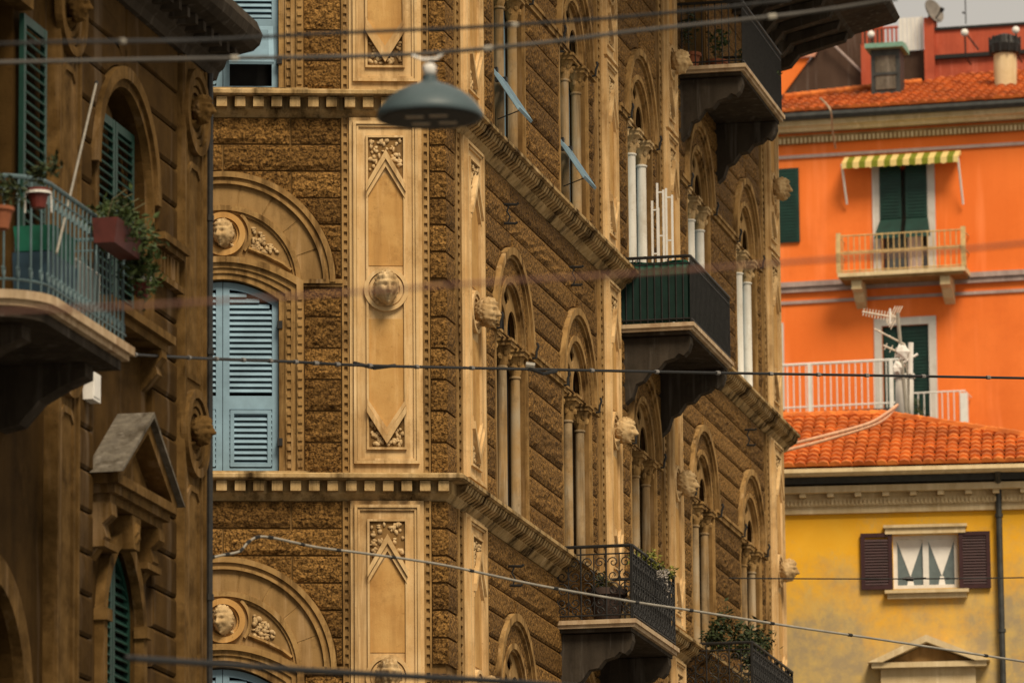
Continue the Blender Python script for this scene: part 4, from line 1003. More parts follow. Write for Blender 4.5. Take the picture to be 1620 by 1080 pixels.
mb = MB(B); mb.tube([(-18.05, .71, RT + .63), (-17.05, .71, RT + .63)], .012); mb.tube([(-18.05, .71, RT), (-18.05, .71, RT + .63)], .012); mb.tube([(-17.05, .71, RT), (-17.05, .71, RT + .63)], .012); mb.build('airer_frame', M['whitemetal'], r_)
r_ = root('storage_crate', B.P(-18.5, .6, RT), 'green plastic crate standing on blue one behind the balcony bars', 'crate')
mb = MB(B); mb.prism_u([(.50, RT + .50), (.80, RT + .50), (.83, RT + .72), (.47, RT + .72)], -18.85, -18.15); mb.build('crate_body', M['greentarp'], r_)
mb = MB(B); mb.prism_u([(.50, RT), (.80, RT), (.82, RT + .48), (.48, RT + .48)], -18.9, -18.1); mb.build('lower_crate', plain('blue_plastic', (.02, .045, .07), .5), r_)
u_, z_ = B.uv(142, 613, 0); r_ = root('junction_box', B.P(u_, 0, z_), 'small white junction box on the wall right of the left medallion', 'box')
mb = MB(B); mb.box(u_ - .14, u_ + .12, NF, .07, z_ - .13, z_ + .13); mb.build('case', M['whitemetal'], r_); mb = MB(B); mb.box(u_ - .11, u_ + .09, .07, .076, z_ - .10, z_ + .10); mb.build('lid', M['whitemetal'], r_)
# ------------------------------------------------------------------ roofs of barrel tiles
_tile = {}
def tile_roof(parent, fr, poly, n_e, z_e, pitch, mat, wt=.20, lt=.36, single=300):
    """poly = list of (u, d): plan outline in distance d behind the eave; every tile is real, the nearest rows are single objects"""
    c, s = math.cos(pitch), math.sin(pitch)
    def inside(u, d):
        r = False
        for (x0, y0), (x1, y1) in zip(poly, poly[1:] + poly[:1]):
            if (y0 > d) != (y1 > d) and u < (x1 - x0) * (d - y0) / (y1 - y0) + x0: r = not r
        return r
    def W(u, d, h): return fr.P(u, n_e - d * c / c + h * 0, z_e + d * math.tan(pitch)) + Vector((0, 0, h * c)) + fr.n * (h * s)
    bed = MB(); k = len(poly); bed.raw([W(u, d, -.03) for u, d in poly] + [W(u, d, -.15) for u, d in poly], [tuple(range(k)), tuple(range(2 * k - 1, k - 1, -1))] + [(i, (i + 1) % k, k + (i + 1) % k, k + i) for i in range(k)])
    bed = bed.build('roof', mat, parent)
    def shape(L):
        vs = []; N = 4
        for d, r, h in ((0, wt * .56, .030), (L * 1.12, wt * .46, .0)):
            for i in range(N + 1): a = math.pi * i / N; vs.append((-r * math.cos(a), d, h + r * .75 * math.sin(a) - .02))
        vs2 = [(u, d, h) for u, d, h in vs]; fs = [(i, i + 1, N + 2 + i, N + 1 + i) for i in range(N)] + [tuple(range(N + 1))]
        return vs2, fs
    vs, fs = shape(lt)
    me = bpy.data.meshes.new('roof_tile'); off = W(0, 0, 0); me.from_pydata([tuple(W(u, d, h) - off) for u, d, h in vs], [], fs); me.update(); me.materials.append(mat)
    for p in me.polygons: p.use_smooth = len(p.vertices) == 4
    us = [p[0] for p in poly]; ds = [p[1] for p in poly]; d = min(ds); cnt = 0; rest = MB()
    while d < max(ds):
        u = min(us) + wt * .5
        while u < max(us):
            if inside(u, d + lt * .5):
                j = random.uniform(-.008, .008); loc = W(u + j, d + random.uniform(-.012, .012), random.uniform(0, .008))
                if cnt < single:
                    o = bpy.data.objects.new('roof_tile', me); COL.objects.link(o); o.parent = bed; o.location = loc - rootloc(parent); cnt += 1
                else: rest.raw([loc + v.co for v in me.vertices], fs)
            u += wt
        d += lt
    if rest.v: rest.build('roof_tiles', mat, bed, recalc=False, kind='stuff')
    return bed
def ridge(parent, pts, mat, r=.10, n=14, name='ridge_tiles'):
    mb = MB(); a, b = pts
    for i in range(n):
        p = a.lerp(b, i / n); q = a.lerp(b, (i + 1.08) / n); mb.tube_w([p, q], r, 8, .85)
    return mb.build(name, mat, parent)

# ------------------------------------------------------------------ orange house
orange = root('orange_house', O.P(0, 0, 0), 'tall orange plastered house with green shutters and tiled roof', 'house')
ez = O.uv(1430, 170, .5)[1]; OL, OR = O.uv(1150, 400)[0], O.uv(1790, 400)[0]
d1 = O.box_px(1393, 262, 1468, 428); d2 = O.box_px(1397, 514, 1471, 700)
holes = [[(a, c), (a, d), (b, d), (b, c)] for a, b, c, d in (d1, d2)]
MB(O).plate([(OL, 0), (OR, 0), (OR, ez - .2), (OL, ez - .2)], holes, -.4, 0).build('wall', M['orange'], orange)
MB(O).box(OL + .05, OR - .05, -12, -.41, 0, ez - .3).build('interior', M['dark'], orange)
def band(y0, y1, x, n, mat, name, nn=0.0):
    z0, z1 = O.uv(x, y1, nn)[1], O.uv(x, y0, nn)[1]; return MB(O).box(OL, OR, .001, n, z0, z1).build(name, M[mat], orange)
gz = ez
mb = MB(O); mb.prism_u([(.42, gz - .02), (.62, gz), (.63, gz - .08), (.58, gz - .15), (.47, gz - .15), (.42, gz - .08)], OL, OR); mb.build('gutter', M['gutter'], orange)
mb = MB(O); mb.prism_u([(.0, gz - .33), (.20, gz - .33), (.24, gz - .26), (.36, gz - .24), (.40, gz - .10), (0, gz - .08)], OL, OR); mb.build('eaves_moulding', M['beige'], orange)
band(206, 219, 1430, .10, 'brownpanel', 'frieze')
fz0, fz1 = O.uv(1430, 217, .1)[1], O.uv(1430, 209, .1)[1]; mb = MB(O); u = OL
while u < OR: mb.box(u, u + .05, .10, .13, fz0, fz1); u += .095
mb.build('frieze_dentils', M['beige'], orange, kind='stuff')
band(236, 241, 1430, .05, 'purplegrey', 'string_course'); band(430, 438, 1580, .14, 'purplegrey', 'string_course'); band(439, 446, 1580, .09, 'purplegrey', 'string_course'); band(459, 464, 1580, .04, 'purplegrey', 'string_course')
def surround(h, wd, name='door_frame'):
    a, b, c, d = h; MB(O).plate([(a - wd, c), (a - wd, d + wd), (b + wd, d + wd), (b + wd, c)], [[(a, c - .001 + .02), (b, c + .02), (b, d), (a, d)]], .001, .035).build(name, M['palegrey'], orange)
surround(d1, .17); surround(d2, .17)
for h in (d1, d2): MB(O).box(h[0], h[1], -.38, -.34, h[2], h[3]).build('door_pane', M['glass'], orange)
# upper door: shutters closed above, flaps swung out below
a, b, c, d = d1; m_ = (a + b) / 2; fy = O.uv(1430, 345)[1]
for s0, s1 in ((a, m_ - .05), (m_ + .05, b)):
    mb = MB(O); mb.box(s0, s1, .02, .06, fy, d); o_ = mb.build('shutter', M['green'], orange)
    mb = MB(O); zz = fy + .06
    while zz < d - .08: mb.box(s0 + .05, s1 - .05, .058, .075, zz, zz + .035); zz += .075
    mb.build('louvres', M['green'], o_, kind='stuff')
    out_ = -.10 if s0 == a else .10
    mb = MB(O); v = [(s0, .03, fy), (s1, .03, fy), (s1 + (out_ if out_ > 0 else 0), .36, fy - .50), (s0 + (out_ if out_ < 0 else 0), .36, fy - .50)]; v += [(u, n - .03, z) for u, n, z in v]
    mb.add(v, [(0, 1, 2, 3), (7, 6, 5, 4), (0, 4, 5, 1), (1, 5, 6, 2), (2, 6, 7, 3), (3, 7, 4, 0)]); mb.build('shutter_flap', M['green'], orange)
MB(O).box(m_ + .02, m_ + .35, -.3, -.28, c, fy - .2).build('curtain', M['curtain'], orange)
# lower door: one leaf open, one closed
a, b, c, d = d2
mb = MB(O); mb.box(a + .32, b - .01, -.10, -.06, c, d - .01); o_ = mb.build('shutter', M['green'], orange)
mb = MB(O); zz = c + .1
while zz < d - .1: mb.box(a + .38, b - .07, -.06, -.045, zz, zz + .03); zz += .075
mb.build('louvres', M['green'], o_, kind='stuff')
MB(O).box(a + .01, a + .30, -.12, -.08, c, d - .01).build('shutter', M['green'], orange)
# shutter and door frame just beside the palazzo's edge
h = O.box_px(1200, 268, 1265, 385); mb = MB(O); mb.box(h[0], h[1], .02, .06, h[2], h[3]); o_ = mb.build('shutter', M['green'], orange)
mb = MB(O); zz = h[2] + .05
while zz < h[3] - .05: mb.box(h[0] + .05, h[1] - .06, .06, .072, zz, zz + .03); zz += .07
mb.build('louvres', M['green'], o_, kind='stuff'); MB(O).box(h[0] - .5, h[0] + .4, .001, .03, h[3] + .01, h[3] + .16).build('lintel', M['palegrey'], orange)
h = O.box_px(1190, 512, 1241, 650); MB(O).box(h[0], h[1], .001, .035, h[2], h[3]).build('door_frame', M['palegrey'], orange)
# balcony with pale yellow bars
bu0, bu1 = O.uv(1325, 430, .8)[0], O.uv(1527, 425, .8)[0]; bz = O.uv(1427, 431, .8)[1]
ob = MB(O).box(bu0, bu1, 0, .82, bz - .03, bz + .06).build('balcony', M['beige'], orange)
MB(O).box(bu0 + .05, bu1 - .05, 0, .76, bz - .09, bz - .031).build('slab_underside', M['brownpanel'], ob)
for x in (1357, 1497):
    u = O.uv(x, 450, .5)[0]; MB(O).prism_u([(0, bz - .091), (.66, bz - .091), (.66, bz - .28), (.45, bz - .33), (.25, bz - .50), (0, bz - .60)], u - .11, u + .11).build('bracket', M['beige'], ob)
mb = MB(O)
for zz in (.10, .50, .88): mb.tube([(bu0 + .03, .02, bz + zz), (bu0 + .03, .78, bz + zz), (bu1 - .03, .78, bz + zz), (bu1 - .03, .02, bz + zz)], .016, 5)
for u in (bu0 + .03, bu1 - .03): mb.prism_u([(.70, bz + .06), (.82, bz + .06), (.86, bz + .5), (.80, bz + .95), (.72, bz + .95), (.76, bz + .5)], u - .05, u + .05)
mb.build('handrail', M['brass'], ob)
u = bu0 + .12
while u < bu1 - .05: bar(ob, M['brass'], O.P(u, .78, bz + .06), .84, .012); u += .125
mb = MB(O); u = bu0 + .18
while u < bu1 - .1: mb.ring(u, bz + .5, .03, .05, .77, .79, seg=10); u += .125
mb.build('bar_ornament', M['brass'], ob, kind='stuff')
# lower terrace with white railing, and the short balcony right of it
tu0, tu1 = O.uv(1180, 600, 2.0)[0], O.uv(1422, 600, 2.0)[0]; tz = O.uv(1330, 648, 2.0)[1]; th = O.uv(1330, 573, 2.0)[1] - tz
ot = MB(O).box(tu0, tu1, 0, 2.05, tz - .22, tz - .02).build('terrace', M['gutter'], orange)
MB(O).box(tu0, tu1, 0, 1.9, tz - .75, tz - .221).build('terrace_wall', M['purplegrey'], ot)
mb = MB(O)
for zz, rr in ((th, .028), (.10, .018)): mb.tube([(tu0, 2.0, tz + zz), (tu1, 2.0, tz + zz), (tu1, .05, tz + zz)], rr, 6)
for x in (1281, 1410): u = O.uv(x, 610, 2.0)[0]; mb.box(u - .035, u + .035, 1.96, 2.04, tz - .15, tz + th)
mb.build('handrail', M['whitemetal'], ot)
u = tu0 + .1
while u < tu1: bar(ot, M['whitemetal'], O.P(u, 2.0, tz), th, .013); u += .135
su0, su1 = O.uv(1440, 650, .9)[0], O.uv(1527, 650, .9)[0]; sz = O.uv(1480, 692, .9)[1]; sh_ = O.uv(1480, 620, .9)[1] - sz
os_ = MB(O).box(su0 - .4, su1 + .06, 0, .95, sz - .12, sz - .01).build('small_balcony', M['beige'], orange)
mb = MB(O)
for zz in (sh_, .08): mb.tube([(su0, .9, sz + zz), (su1, .9, sz + zz), (su1, .05, sz + zz)], .018, 5)
mb.box(su1 - .10, su1 + .06, .82, .94, sz, sz + sh_ - .05); mb.build('handrail', M['whitemetal'], os_)
u = su0 + .05
while u < su1: bar(os_, M['whitemetal'], O.P(u, .9, sz), sh_, .012); u += .13
# roof
ru = lambda x, y: O.uv(x, y, .6)[0]
tile_roof(orange, O, [(OL, 0), (OR, 0), (OR, 4.6), (O.uv(1480, 130)[0], 4.6), (O.uv(1420, 130)[0], 3.4), (O.uv(1240, 130)[0], 2.0), (OL, 1.2)], .62, ez + .02, R(20), M['tile2'], .21, .38, 300)
ridge(orange, (O.P(O.uv(1225, 150)[0], -1.15, ez + .78), O.P(O.uv(1425, 130)[0], -2.7, ez + 1.30)), M['tile'], .09, 16)
# chimney stack with green copper cap, and a round cowled one
h = O.box_px(1378, 78, 1424, 150, -1.2); ch = MB(O); ch.box(h[0], h[1], -1.75, -1.2, h[2] - .1, h[3]); ch = ch.build('chimney', M['gutter'], orange)
MB(O).box(h[0] + .10, h[1] - .10, -1.2, -1.17, h[2] + .12, h[3] - .15).build('chimney_panel', M['slate'], ch)
MB(O).box(h[0] + .08, h[1] - .08, -1.17, -1.15, h[2] + .44, h[2] + .50).build('panel_bar', M['gutter'], ch)
MB(O).prism_u([(-1.9, h[3] + .001), (-1.0, h[3] + .001), (-.98, h[3] + .10), (-1.45, h[3] + .16), (-1.9, h[3] + .10)], h[0] - .10, h[1] + .10).build('chimney_cap', M['copper'], ch)
u, z = O.uv(1591, 128, -1.5); c2 = MB(O); c2.lathe(u, -1.5, [(.24, z - .25), (.26, z + .3), (.25, z + .62), (.20, z + .66)], 16); c2 = smooth_by_angle(c2.build('chimney', M['beige'], orange))
mb = MB(O); mb.lathe(u, -1.5, [(.16, z + .55), (.32, z + .62), (.36, z + .80), (.30, z + .98), (.12, z + 1.05)], 14); mb.build('chimney_cowl', M['iron'], c2)
mb = MB(O); [mb.box(u + .34 * math.cos(t * .57) - .02, u + .34 * math.cos(t * .57) + .02, -1.5 + .34 * math.sin(t * .57) - .02, -1.5 + .34 * math.sin(t * .57) + .02, z + .60, z + .98) for t in range(11)]; mb.build('cowl_fins', M['iron'], c2)

# buildings rising behind the orange roof
gab = root('gabled_roof_house', O.P(O.uv(1280, 120)[0], -9, 0), 'dark gabled house end with pink roof behind the orange house', 'house')
N_ = -8.0
q = [O.uv(x, y, N_) for x, y in ((1236, 152), (1307, 62), (1330, 75), (1380, 128), (1380, 160), (1236, 170))]
MB(O).prism([(u, z) for u, z in q], N_ - 2.0, N_).build('gable_wall', M['brownwall'], gab)
q = [O.uv(x, y, N_) for x, y in ((1200, 92), (1283, 92), (1240, 150), (1200, 160))]; MB(O).prism([(u, z) for u, z in q], N_ + .01, N_ + .05).build('side_wall', M['orange'], gab)
q = [O.uv(x, y, N_) for x, y in ((1200, 78), (1307, 60), (1290, 92), (1200, 92))]; MB(O).prism([(u, z) for u, z in q], N_ + .06, N_ + .14).build('roof_slope', stucco('pink_roof', (.52, .24, .16), (.58, .29, .20), (.42, .18, .12), 2), gab)
MB(O).tube([(*O.uv(1308, 61, N_ + .2)[:1], N_ + .2, O.uv(1308, 61, N_ + .2)[1]), (O.uv(1376, 126, N_ + .2)[0], N_ + .2, O.uv(1376, 126, N_ + .2)[1])], .03).build('barge_board', M['purplegrey'], gab)
h = O.box_px(1318, 30, 1364, 132, N_ - 1); MB(O).box(h[0], h[1], N_ - 4, N_ - 1, h[2] - 3, h[3] + .6).build('stair_tower', M['brownwall'], gab)
MB(O).box(O.uv(1200, 150, N_)[0], O.uv(1381, 150, N_)[0], N_ - 6, N_ - 2.01, 0, O.uv(1300, 150, N_)[1]).build('lower_wall', M['brownwall'], gab)
rt = root('roof_terrace', O.P(O.uv(1500, 80)[0], -10, 0), 'red parapet roof terrace with white sheet screen behind the chimneys', 'building')
h = O.box_px(1474, 40, 1760, 112, -7); MB(O).box(h[0], h[1], -9, -7, h[2] - 4, h[3]).build('parapet', M['red'], rt)
MB(O).box(h[0] - .03, h[1], -9.05, -6.95, h[3] + .001, h[3] + .06).build('coping', M['iron'], rt)
hh = O.box_px(1474, 80, 1760, 86, -6.99); MB(O).box(h[0], h[1], -6.999, -6.9, hh[2], hh[3]).build('ledge', M['iron'], rt)
h = O.box_px(1462, 28, 1478, 112, -6.9); MB(O).box(h[0], h[1], -7.4, -6.88, h[2] - 2, h[3]).build('pier', M['red'], rt)
h = O.box_px(1422, 28, 1461, 80, -7.2)
for i in range(6): w_ = (h[1] - h[0]) / 6; MB(O).box(h[0] + i * w_ + .008, h[0] + (i + 1) * w_ - .008, -7.22, -7.2 + .02 * (i % 2), h[2], h[3]).build('screen_panel', M['whitemetal'], rt)
h = O.box_px(1362, 45, 1422, 125, -7.6); MB(O).box(h[0], h[1], -9, -7.6, h[2] - 3, h[3] - .35).build('parapet', M['red'], rt)
mb = MB(O); mb.tube([(h[0], -7.6, h[3]), (h[1], -7.6, h[3])], .03)
mb.build('handrail', M['red'], rt)
for i in range(9): bar(rt, M['red'], O.P(h[0] + (h[1] - h[0]) * (i + .5) / 9, -7.6, h[3] - .36), .36, .025)
h2 = O.box_px(1420, 80, 1480, 130, -7.3); MB(O).box(h2[0], h2[1], -7.6, -7.3, h2[2] - 2, h2[3]).build('dark_wall', M['brownwall'], rt)
MB(O).box(O.uv(1420, 130, -9)[0], O.uv(1790, 130, -9)[0], -14, -9.1, 0, O.uv(1600, 100, -9)[1]).build('lower_wall', M['red'], rt)
def dish(label, px, py, n, r, tilt):
    u, z = O.uv(px, py, n); t = root('satellite_dish', O.P(u, n, z - .5), label, 'satellite dish')
    mb = MB(); ax = (O.n * .55 + O.u * tilt + Vector((0, 0, .35))).normalized(); e1 = ax.orthogonal().normalized(); e2 = ax.cross(e1); c = O.P(u, n, z); vs = [c]; fs = []
    for k in range(1, 4):
        for i in range(20): a = 2 * math.pi * i / 20; rr = r * k / 3; vs.append(c + (e1 * math.cos(a) + e2 * math.sin(a)) * rr + ax * (.18 * (k / 3) ** 2 * r))
    for i in range(20): fs.append((0, 1 + i, 1 + (i + 1) % 20))
    for k in range(2):
        for i in range(20): b0 = 1 + k * 20; fs.append((b0 + i, b0 + 20 + i, b0 + 20 + (i + 1) % 20, b0 + (i + 1) % 20))
    b0 = len(vs); vs += [v - ax * .02 for v in vs]; fs += [tuple(reversed([b0 + i for i in f])) for f in fs]; mb.raw(vs, fs); mb.build('reflector', plain('grey_dish', (.17, .15, .13), .5), t, smooth=True)
    mb = MB(); mb.tube_w([c - e2 * 0 - Vector((0, 0, r * .8)), c + ax * r * .9 - Vector((0, 0, .1))], .018); mb.tube_w([c + ax * r * .85 - Vector((0, 0, .12)), c + ax * r * 1.05 - Vector((0, 0, .06))], .05, 8); mb.build('feed_arm', M['iron'], t)
    mb = MB(); mb.tube_w([c - ax * .03, c - ax * .12, c - ax * .12 - Vector((0, 0, r + .3))], .03); mb.build('mount', M['iron'], t); return t
dish('grey satellite dish above the red parapet against the pale sky', 1476, 19, -7.0, .30, .9)
t = root('antenna_pole', O.P(O.uv(1528, 38, -8)[0], -8, O.uv(1528, 38, -8)[1]), 'thin aerial pole standing on the red parapet', 'pole'); u, z = O.uv(1528, 38, -8); mb = MB(O); mb.tube([(u, -8, z), (u, -8, z + 1.5)], .014); mb.build('shaft', M['iron'], t); mb = MB(O); mb.blob((u - .05, -8, z + .27), (.03, .03, .03), 8, 6, 0); mb.build('clamp', M['iron'], t)
for lb_, x, y in (('small floodlight on a bent bracket in front of the red parapet', 1526, 52), ('round white floodlight at the right end of the red parapet', 1607, 48), ('small white floodlight left of the copper-capped chimney', 1378, 55)):
    u, z = O.uv(x, y, -6.2); t = root('floodlight', O.P(u, -6.2, z), lb_, 'lamp'); mb = MB(O); mb.blob((u, -6.2, z), (.09, .07, .09), 10, 7, 0); mb.build('lamp_head', M['whitemetal'], t, smooth=True)
    mb = MB(O); mb.tube([(u, -6.25, z - .05), (u, -6.28, z - .55), (u + .02, -6.9, z - .6)], .02); 
    if x == 1526: mb.tube([(u + .05, -6.25, z - .05), (u + .30, -6.3, z - .40)], .02)
    mb.build('bracket', M['iron'], t)

# awning over the orange balcony
aw = root('awning', O.P(O.uv(1425, 250)[0], 0, O.uv(1425, 250)[1]), 'rolled yellow and green striped awning over the orange house balcony door', 'awning')
a0, a1 = O.uv(1333, 255, .4)[0], O.uv(1517, 248, .4)[0]; az1, az0 = O.uv(1425, 243, .3)[1], O.uv(1425, 263, .5)[1]
mb = MB(O); mb.prism_u([(.05, az1), (.12, az1 + .03), (.50, az0 + .16), (.52, az0 + .12), (.10, az1 - .06)], a0, a1); mb.build('fabric', M['awning'], aw)
mb = MB(O); N = 40; pts = []
for i in range(N + 1): u = a0 + (a1 - a0) * i / N; pts.append((u, az0 + .025 * abs(math.sin(i * math.pi / 2.5))))
mb.plate([(a0, az0 + .15)] + pts + [(a1, az0 + .15)], [], .505, .52); mb.build('valance', M['awning'], aw)
for x in (1334, 1518):
    u = O.uv(x, 290, .35)[0]; mb = MB(O); mb.tube([(u, .50, az0 + .12), (u + .03, .1, O.uv(x, 325)[1])], .025); mb.build('arm', M['whitemetal'], aw)

# ------------------------------------------------------------------ yellow house
yel = root('yellow_house', Y.P(0, 0, 0), 'yellow peeling plaster house with maroon shutters and orange tiled roof', 'house')
ye = Y.uv(1430, 738, .55)[1]; YL, YR = Y.uv(1170, 900)[0], Y.uv(1840, 900)[0]
yw = Y.box_px(1413, 845, 1516, 930)
MB(Y).plate([(YL, 0), (YR, 0), (YR, ye - .1), (YL, ye - .1)], [[(yw[0], yw[2]), (yw[0], yw[3]), (yw[1], yw[3]), (yw[1], yw[2])]], -.35, 0).build('wall', M['yellow'], yel)
MB(Y).box(YL + .05, YR - .05, -9, -.36, 0, ye - .15).build('interior', M['dark'], yel)
mb = MB(Y); mb.prism_u([(.42, ye - .02), (.60, ye - .0), (.61, ye - .07), (.55, ye - .12), (.45, ye - .12), (.42, ye - .07)], YL, YR); mb.build('gutter', M['beige'], yel)
gz0 = Y.uv(1430, 762, .3)[1]; mb = MB(Y); mb.prism_u([(0, gz0), (.34, gz0), (.40, ye - .08), (.40, ye - .03), (0, ye - .03)], YL, YR); mb.build('eaves_board', M['gutter'], yel)
z1 = Y.uv(1430, 766, .25)[1]; z2 = Y.uv(1430, 776, .25)[1]; z3 = Y.uv(1430, 785, .15)[1]; z4 = Y.uv(1430, 800, .12)[1]; z5 = Y.uv(1430, 809, .08)[1]
mb = MB(Y); mb.box(YL, YR, .001, .30, z2, z1); mb.box(YL, YR, .001, .10, z3, z2 - .001); mb.box(YL, YR, .001, .13, z4 + .03, z3 - .001); mb.box(YL, YR, .001, .08, z5, z4 + .029); yc = mb.build('cornice', M['beige'], yel)
for i in range(18):
    u = Y.uv(1270 + 43.7 * i, 780, .2)[0]
    if u < YR: MB(Y).box(u - .055, u + .055, .10, .26, z3 + .01, z2 - .002).build('modillion', M['beige'], yc)
mb = MB(Y); u = YL
while u < YR: mb.box(u, u + .035, .131, .155, z4 + .05, z3 - .03); u += .07
mb.build('dentils', M['beige'], yc, kind='stuff')
a, b, c, d = yw; m_ = (a + b) / 2
fr_ = MB(Y); fr_.plate([(a, c), (b, c), (b, d), (a, d)], [[(a + .07, c + .07), (a + .07, d - .07), (m_ - .05, d - .07), (m_ - .05, c + .07)], [(m_ + .05, c + .07), (m_ + .05, d - .07), (b - .07, d - .07), (b - .07, c + .07)]], -.16, -.08); yo = fr_.build('window', M['whitemetal'], yel)
for x0, x1 in ((a + .06, m_ - .04), (m_ + .04, b - .06)):
    MB(Y).box(x0, x1, -.13, -.12, c + .06, d - .06).build('pane', M['glass'], yo)
    xm = (x0 + x1) / 2
    for s0, s1 in ((x0, xm + .02), (x1, xm - .02)):                      # tied curtains behind the glass line
        MB(Y).prism([(s0 + (.0 if s0 < s1 else 0), d - .07), (s1, d - .07), (xm, c + .22)], -.119, -.112 if s0 < s1 else -.114).build('curtain', M['curtain'], yo)
    MB(Y).prism([(xm - .03, c + .22), (xm + .03, c + .22), (xm + .06, c + .07), (xm - .06, c + .07)], -.119, -.113).build('curtain_tail', M['curtain'], yo)
mb = MB(Y); l0, l1, lz0, lz1 = Y.box_px(1400, 829, 1527, 843, .1); mb.box(l0, l1, .001, .10, lz0, lz1); mb.box(l0 - .03, l1 + .03, .001, .14, lz1 - .05, lz1); mb.build('lintel', M['beige'], yo)
mb = MB(Y); l0, l1, lz0, lz1 = Y.box_px(1400, 932, 1533, 945, .12); mb.box(l0 + .04, l1 - .04, .001, .10, lz0, lz1 - .06); mb.box(l0, l1, .001, .17, lz1 - .055, lz1); mb.build('sill', M['beige'], yo)
for s0, s1, y0, y1 in ((1362, 1412, 843, 932), (1517, 1567, 840, 930)):
    h = Y.box_px(s0, y0, s1, y1, .06); mb = MB(Y); mb.plate([(h[0], h[2]), (h[1], h[2]), (h[1], h[3]), (h[0], h[3])], [[(h[0] + .07, h[2] + .07), (h[0] + .07, h[3] - .07), (h[1] - .07, h[3] - .07), (h[1] - .07, h[2] + .07)]], .03, .075); so = mb.build('shutter', M['maroon'], yel)
    z = h[2] + .10
    while z < h[3] - .08: slat(so, Y, (h[0] + h[1]) / 2, .05, z, round(h[1] - h[0] - .13, 2), M['maroon'], .05, .5); z += .05
# pediment over the window below
pa, pl, pr = Y.uv(1465, 1003, .3), Y.uv(1373, 1047, .3), Y.uv(1566, 1047, .3); pz = pl[1]; pe = Y.uv(1465, 1054, .25)[1]
pp = MB(Y).box(pl[0] + .06, pr[0] - .06, .001, .24, pe, pz).build('pediment', M['beige'], yel)
for e0 in (pl[0], pr[0]): MB(Y).prism([(e0, pz + .001), (pa[0], pa[1]), (pa[0], pa[1] - .12), (e0 + (.25 if e0 < pa[0] else -.25), pz + .001)], .001, .30).build('raking_cornice', M['beige'], pp)
MB(Y).prism([(pl[0] + .3, pz + .001), (pr[0] - .3, pz + .001), (pa[0], pa[1] - .13)], .001, .08).build('tympanum', M['brownpanel'], pp)
h = Y.box_px(1395, 1056, 1545, 1180); MB(Y).box(h[0], h[1], .001, .10, h[2], pe - .002).build('window_head', M['beige'], pp)
MB(Y).box(h[0] + .2, h[1] - .2, .10, .11, h[2], h[3] - .3).build('window_pane', M['glass'], pp)
u, z = Y.uv(1583, 920, .12); mb = MB(Y); mb.tube([(u, .12, 0), (u, .12, z1 - .05), (u, .35, z1 + .03), (u, .5, ye - .1)], .055, 10); yp = mb.build('downpipe', M['gutter'], yel)
for z in (Y.uv(1583, 818, .1)[1], Y.uv(1583, 1000, .1)[1]): mb = MB(Y); mb.lathe(u, .12, [(.07, z), (.07, z + .06)], 12); mb.box(u - .02, u + .02, 0, .07, z + .01, z + .05); mb.build('pipe_clip', M['gutter'], yp)
apx = Y.uv(1395, 700, -4.0)[0]
tile_roof(yel, Y, [(YL, 0), (YR, 0), (YR - .3, .2), (apx, 4.35), (YL, 4.35)], .60, ye + .02, R(20.5), M['tile'], .20, .34, 300)
tn = math.tan(R(20.5)); ridge(yel, (Y.P(apx, .60 - 4.3, ye + 4.35 * tn + .02), Y.P(YR - .2, .45, ye + .12)), M['tile'], .10, 22)
ridge(yel, (Y.P(YL, .60 - 4.3, ye + 4.35 * tn + .02), Y.P(apx, .60 - 4.3, ye + 4.35 * tn + .02)), M['tile'], .10, 12)
# ------------------------------------------------------------------ street lamp hung on a span wire
LY = 37.0; lc = at(680, 186, LY)
lamp = root('hanging_street_lamp', lc, 'blue-grey domed street lamp hanging from a span wire', 'street lamp')
x, y, z = lc
prof = [(.350, z - .004), (.356, z + .012), (.352, z + .03), (.325, z + .075), (.28, z + .125), (.22, z + .17), (.15, z + .205), (.085, z + .23), (.05, z + .25), (.045, z + .285), (.0, z + .287)]
mb = MB(); mb.lathe(x, y, prof[:-1], 40); smooth_by_angle(mb.build('shade', M['lampshade'], lamp), 50)
mb = MB(); mb.lathe(x, y, [(.335, z - .006), (.30, z - .012), (.05, z - .014)], 40); mb.build('underside', M['lampunder'], lamp)
for dx, dy in ((-.10, -.10), (.06, -.13), (-.06, .11), (.12, .08)):
    mb = MB(); mb.raw([(x + dx + a, y + dy + b, z - .02 + c) for a in (-.06, .06) for b in (-.035, .035) for c in (0, .005)], [(0, 1, 3, 2), (4, 6, 7, 5), (0, 4, 5, 1), (2, 3, 7, 6), (0, 2, 6, 4), (1, 5, 7, 3)]); mb.build('lens', M['led'], lamp)
mb = MB(); mb.lathe(x, y, [(.03, z + .288), (.042, z + .30), (.045, z + .35), (.03, z + .365), (.012, z + .37)], 16); mb.build('insulator', M['whitemetal'], lamp, smooth=True)
hk = at(684, 84, LY); mb = MB(); mb.tube_w([Vector((x, y, z + .36)), Vector((x + .01, y, hk.z - .06)), hk - Vector((0, 0, .02))], .009); mb.build('hanger_rod', M['iron'], lamp)
mb = MB(); mb.tube_w([at(652, 88, LY), at(668, 94, LY), at(690, 93, LY), at(705, 82, LY)], .010, 8); mb.build('clamp', M['whitemetal'], lamp)

